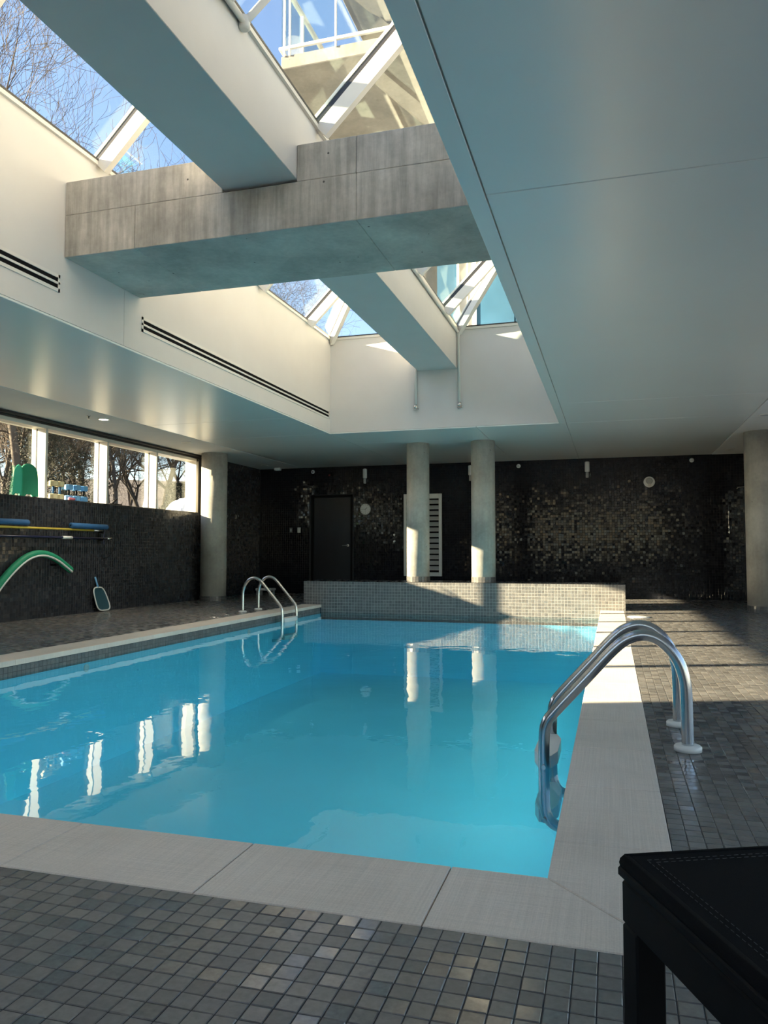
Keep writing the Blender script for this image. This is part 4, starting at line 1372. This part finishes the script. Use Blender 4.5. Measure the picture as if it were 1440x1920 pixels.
for i, (a, d) in enumerate(spots):
    place_tree(i % 4, a, d, rng.uniform(0.55, 0.9) * (0.75 + d / 90), lab_w[(1, 0, 1, 0)[i % 4]])
place_tree(4, 42.0, 24, 1.40, 'tall spreading bare tree rising above the slotted shaft wall')
place_tree(5, 37.5, 30, 1.35, 'tall bare tree with upright limbs beside the spreading one')
place_tree(1, 24.0, 36, 1.05, 'bare tree showing low through the far end of the skylight')

def shrub(ang, dist, rad, hgt, label, seed, nleaf=5200):
    a = R(ang)
    r = empty('evergreen_shrub', (-dist * math.sin(a), dist * math.cos(a), 1.2))
    tag(r, label, 'shrub', 'evergreen shrubs outside')
    g = np.random.default_rng(seed)
    th = g.uniform(0, 2 * np.pi, nleaf); zz = g.uniform(0.05, 1, nleaf)
    rr = rad * np.sqrt(g.uniform(0.15, 1, nleaf)) * (1.15 - zz ** 2 * 0.8) * (0.8 + 0.25 * np.sin(th * 3 + zz * 9))
    c = np.stack([rr * np.cos(th), rr * np.sin(th), zz * hgt], 1)
    d1 = g.normal(0, 1, (nleaf, 3)); d1 /= np.linalg.norm(d1, axis=1)[:, None]
    d2 = g.normal(0, 1, (nleaf, 3)); d2 /= np.linalg.norm(d2, axis=1)[:, None]
    s = g.uniform(0.03, 0.075, nleaf)[:, None]
    v = np.stack([c - d1 * s, c + d2 * s * 0.6, c + d1 * s], 1).reshape(-1, 3)
    me = bpy.data.meshes.new('foliage')
    me.from_pydata(v.tolist(), [], np.arange(nleaf * 3).reshape(-1, 3).tolist())
    o = link_mesh('foliage', me, M['needle'], r); o['kind'] = 'stuff'
    MB().tube([(0, 0, -0.2), (0.03, 0.02, hgt * 0.5), (0, 0, hgt * 0.9)], [0.07, 0.05, 0.01], 7).build('stem', M['bark_dark'], r)
shrub(40.6, 25.0, 1.5, 3.6, 'dense dark evergreen shrub outside behind the foam dumbbells', 5, 9000)
shrub(38.6, 27.0, 1.5, 3.0, 'loose dark evergreen shrub outside between the mullions', 6)
shrub(31.2, 23.0, 0.9, 1.7, 'low dark evergreen shrub outside near the last window', 7)

def mound(ang, dist, sx, hgt, label):
    a = R(ang)
    n, mb = 24, MB()
    prof = [(1.0, -0.05), (0.97, 0.25), (0.82, 0.62), (0.55, 0.88), (0.25, 0.98), (0.03, 1.0)]
    r = mb.lathe([(sx * p, hgt * q) for p, q in prof], n).build('snow_mound', M['snow'])
    r.location = (-dist * math.sin(a), dist * math.cos(a), 1.2)
    g = random.Random(int(ang * 10))
    for v in r.data.vertices:
        v.co += Vector((g.gauss(0, .03), g.gauss(0, .03), g.gauss(0, .015)))
    tag(r, label, 'snow')
mound(31.0, 19.0, 0.62, 0.98, 'broad white snow mound outside the last window')
mound(33.4, 17.5, 0.20, 1.02, 'small white snow lump beside the sunlit tree trunk')

# ground and wooded rise
n = 60
gx_ = np.linspace(-120, XL - 0.45, n); gy_ = np.linspace(-80, 110, n)
V_ = []
g = random.Random(3)
for y in gy_:
    for x in gx_:
        rise = max(0.0, (math.hypot(x, y) - 42)) * 0.17 if (y > 0) else 0.0
        V_.append((x, y, 1.1 + min(rise, 7.5) + g.uniform(-.12, .12)))
F_ = [(j * n + i, j * n + i + 1, (j + 1) * n + i + 1, (j + 1) * n + i) for j in range(n - 1) for i in range(n - 1)]
gr = MB().add(V_, F_, True).build('ground_outside', M['ground'])
tag(gr, 'brown winter ground rising behind the trees', 'ground', kind='structure')

# unseen snowy ground behind the camera, added to bounce light through the window band
n = 24
V_ = [(-40 + 80 * i / (n - 1), YF - 0.7 - 70 * j / (n - 1), -0.12 + g.uniform(-.06, .06) * (j > 0)) for j in range(n) for i in range(n)]
F_ = [(j * n + i, (j + 1) * n + i, (j + 1) * n + i + 1, j * n + i + 1) for j in range(n - 1) for i in range(n - 1)]
tag(MB().add(V_, F_, True).build('bounce_snow', M['snow']), 'unseen flat snow added outside the window wall to bounce light indoors', 'snow', kind='structure')

V_ = [(XR + 0.6 + 60 * i / (n - 1), YF - 0.5 + 40 * j / (n - 1), -0.12 + g.uniform(-.05, .05) * (i > 0)) for j in range(n) for i in range(n)]  # second unseen snow sheet, added to reflect daylight through the deck-side windows
F_ = [(j * n + i, j * n + i + 1, (j + 1) * n + i + 1, (j + 1) * n + i) for j in range(n - 1) for i in range(n - 1)]
tag(MB().add(V_, F_, True).build('bounce_snow', M['snow']), 'unseen snow added outside the tall deck-side windows to bounce light indoors', 'snow', kind='structure')

# ---- neighbouring apartment building
def building():
    X0, Y0, ZB = -4.15, 9.15, 7.33
    b = empty('apartment_building', (2.0, 15.2, 4.2))
    tag(b, 'pale apartment building with concrete balconies above the skylight', 'building')
    c = Vector(b.location)
    M['bconc'] = concrete('balcony_concrete', (0.25, 0.235, 0.205), 0.3)
    M['bwall'] = plain('grey_cladding', (0.50, 0.49, 0.47), 0.6, vary=0.05, vscale=1.0)
    M['bglass'] = plain('blue_window_glass', (0.05, 0.13, 0.22), 0.05, spec=0.9, vary=0.2, vscale=1.2)
    M['rail'] = plain('white_rail', (0.78, 0.78, 0.75), 0.35, vary=0.02)
    def bx(nm, x0, x1, y0, y1, z0, z1, mat, par=None, ch=0.01):
        return MB().cbox(x0 - c.x, x1 - c.x, y0 - c.y, y1 - c.y, z0 - c.z, z1 - c.z, ch).build(nm, M[mat], par or b)
    bx('wall', -3.7, 8, 15.2, 15.5, 4.2, 17, 'bwall')
    bx('wall', 4.0, 8, 9.0, 15.2, 4.2, 17, 'bwall')
    def balcony(x0, y0, z0, n):
        s = bx('balcony_slab', x0, 4.0, y0, 15.2, z0, z0 + 0.185, 'bconc')
        zt = z0 + 0.185
        bx('guard_rail', x0 - 0.02, 4.0, y0 - 0.03, y0 + 0.01, zt + 0.07, zt + 0.11, 'rail', s, 0.004)
        bx('guard_rail', x0 - 0.02, x0 + 0.02, y0, 15.2, zt + 0.07, zt + 0.11, 'rail', s, 0.004)
        bx('guard_rail', x0 - 0.02, 4.0, y0 - 0.03, y0 + 0.03, zt + 1.05, zt + 1.10, 'rail', s, 0.004)
        bx('guard_rail', x0 - 0.03, x0 + 0.03, y0, 15.2, zt + 1.05, zt + 1.10, 'rail', s, 0.004)
        xs_ = [x0 + 0.05, x0 + 0.13] + [x0 + 0.78 * k for k in range(1, 10) if x0 + 0.78 * k < 3.9]
        for x in xs_:
            bx('guard_post', x - 0.012, x + 0.012, y0 - 0.02, y0 + 0.01, zt - 0.02, zt + 1.06, 'rail', s, 0.002)
        for y in (y0 + 0.7, y0 + 2.2, y0 + 3.7, y0 + 5.2):
            bx('guard_post', x0, x0 + 0.03, y, y + 0.03, zt - 0.02, zt + 1.06, 'rail', s, 0.002)
        bx('guard_glass', x0 + 0.01, 3.95, y0 - 0.004, y0 + 0.004, zt + 0.12, zt + 1.04, 'glass', s, 0.001)
        bx('guard_glass', x0 - 0.004, x0 + 0.004, y0 + 0.02, 15.1, zt + 0.12, zt + 1.04, 'glass', s, 0.001)
    balcony(X0, Y0, ZB, 0)
    balcony(-4.32, 9.15, 10.4, 1)
    for x, y in ((-2.92, 12.3), (1.5, 12.3)):
        MB().lathe([(0.19, 4.2 - c.z), (0.19, ZB - c.z)], 28, (x - c.x, y - c.y, 0)).build('balcony_column', M['bconc'], b)
        MB().lathe([(0.19, ZB + 0.185 - c.z), (0.19, 10.4 - c.z)], 28, (x - c.x, y - c.y, 0)).build('balcony_column', M['bconc'], b)
    for z0 in (4.7, 7.7):
        for k, (xa, xb) in enumerate(((-3.5, -2.9), (-2.6, -1.4), (-1.3, -0.1), (0.2, 1.4), (1.5, 2.7))):
            f = MB()
            w_ = 0.05
            def q(x0, x1, zA, zB): f.box(x0 - c.x, x1 - c.x, 15.14 - c.y, 15.2 - c.y, zA - c.z, zB - c.z)
            q(xa, xa + w_, z0, z0 + 2.2); q(xb - w_, xb, z0, z0 + 2.2); q(xa, xb, z0, z0 + w_); q(xa, xb, z0 + 2.15, z0 + 2.2)
            o = f.build('window', M['rail'], b)
            bx('pane', xa + w_, xb - w_, 15.17, 15.19, z0 + w_, z0 + 2.15, 'bglass', o, 0.001)
    for x in np.arange(-3.7, 3.9, 0.95):
        bx('cladding_seam', x, x + 0.03, 15.17, 15.2, 4.25, 7.3, 'grey_plastic', None, 0.002)
building()
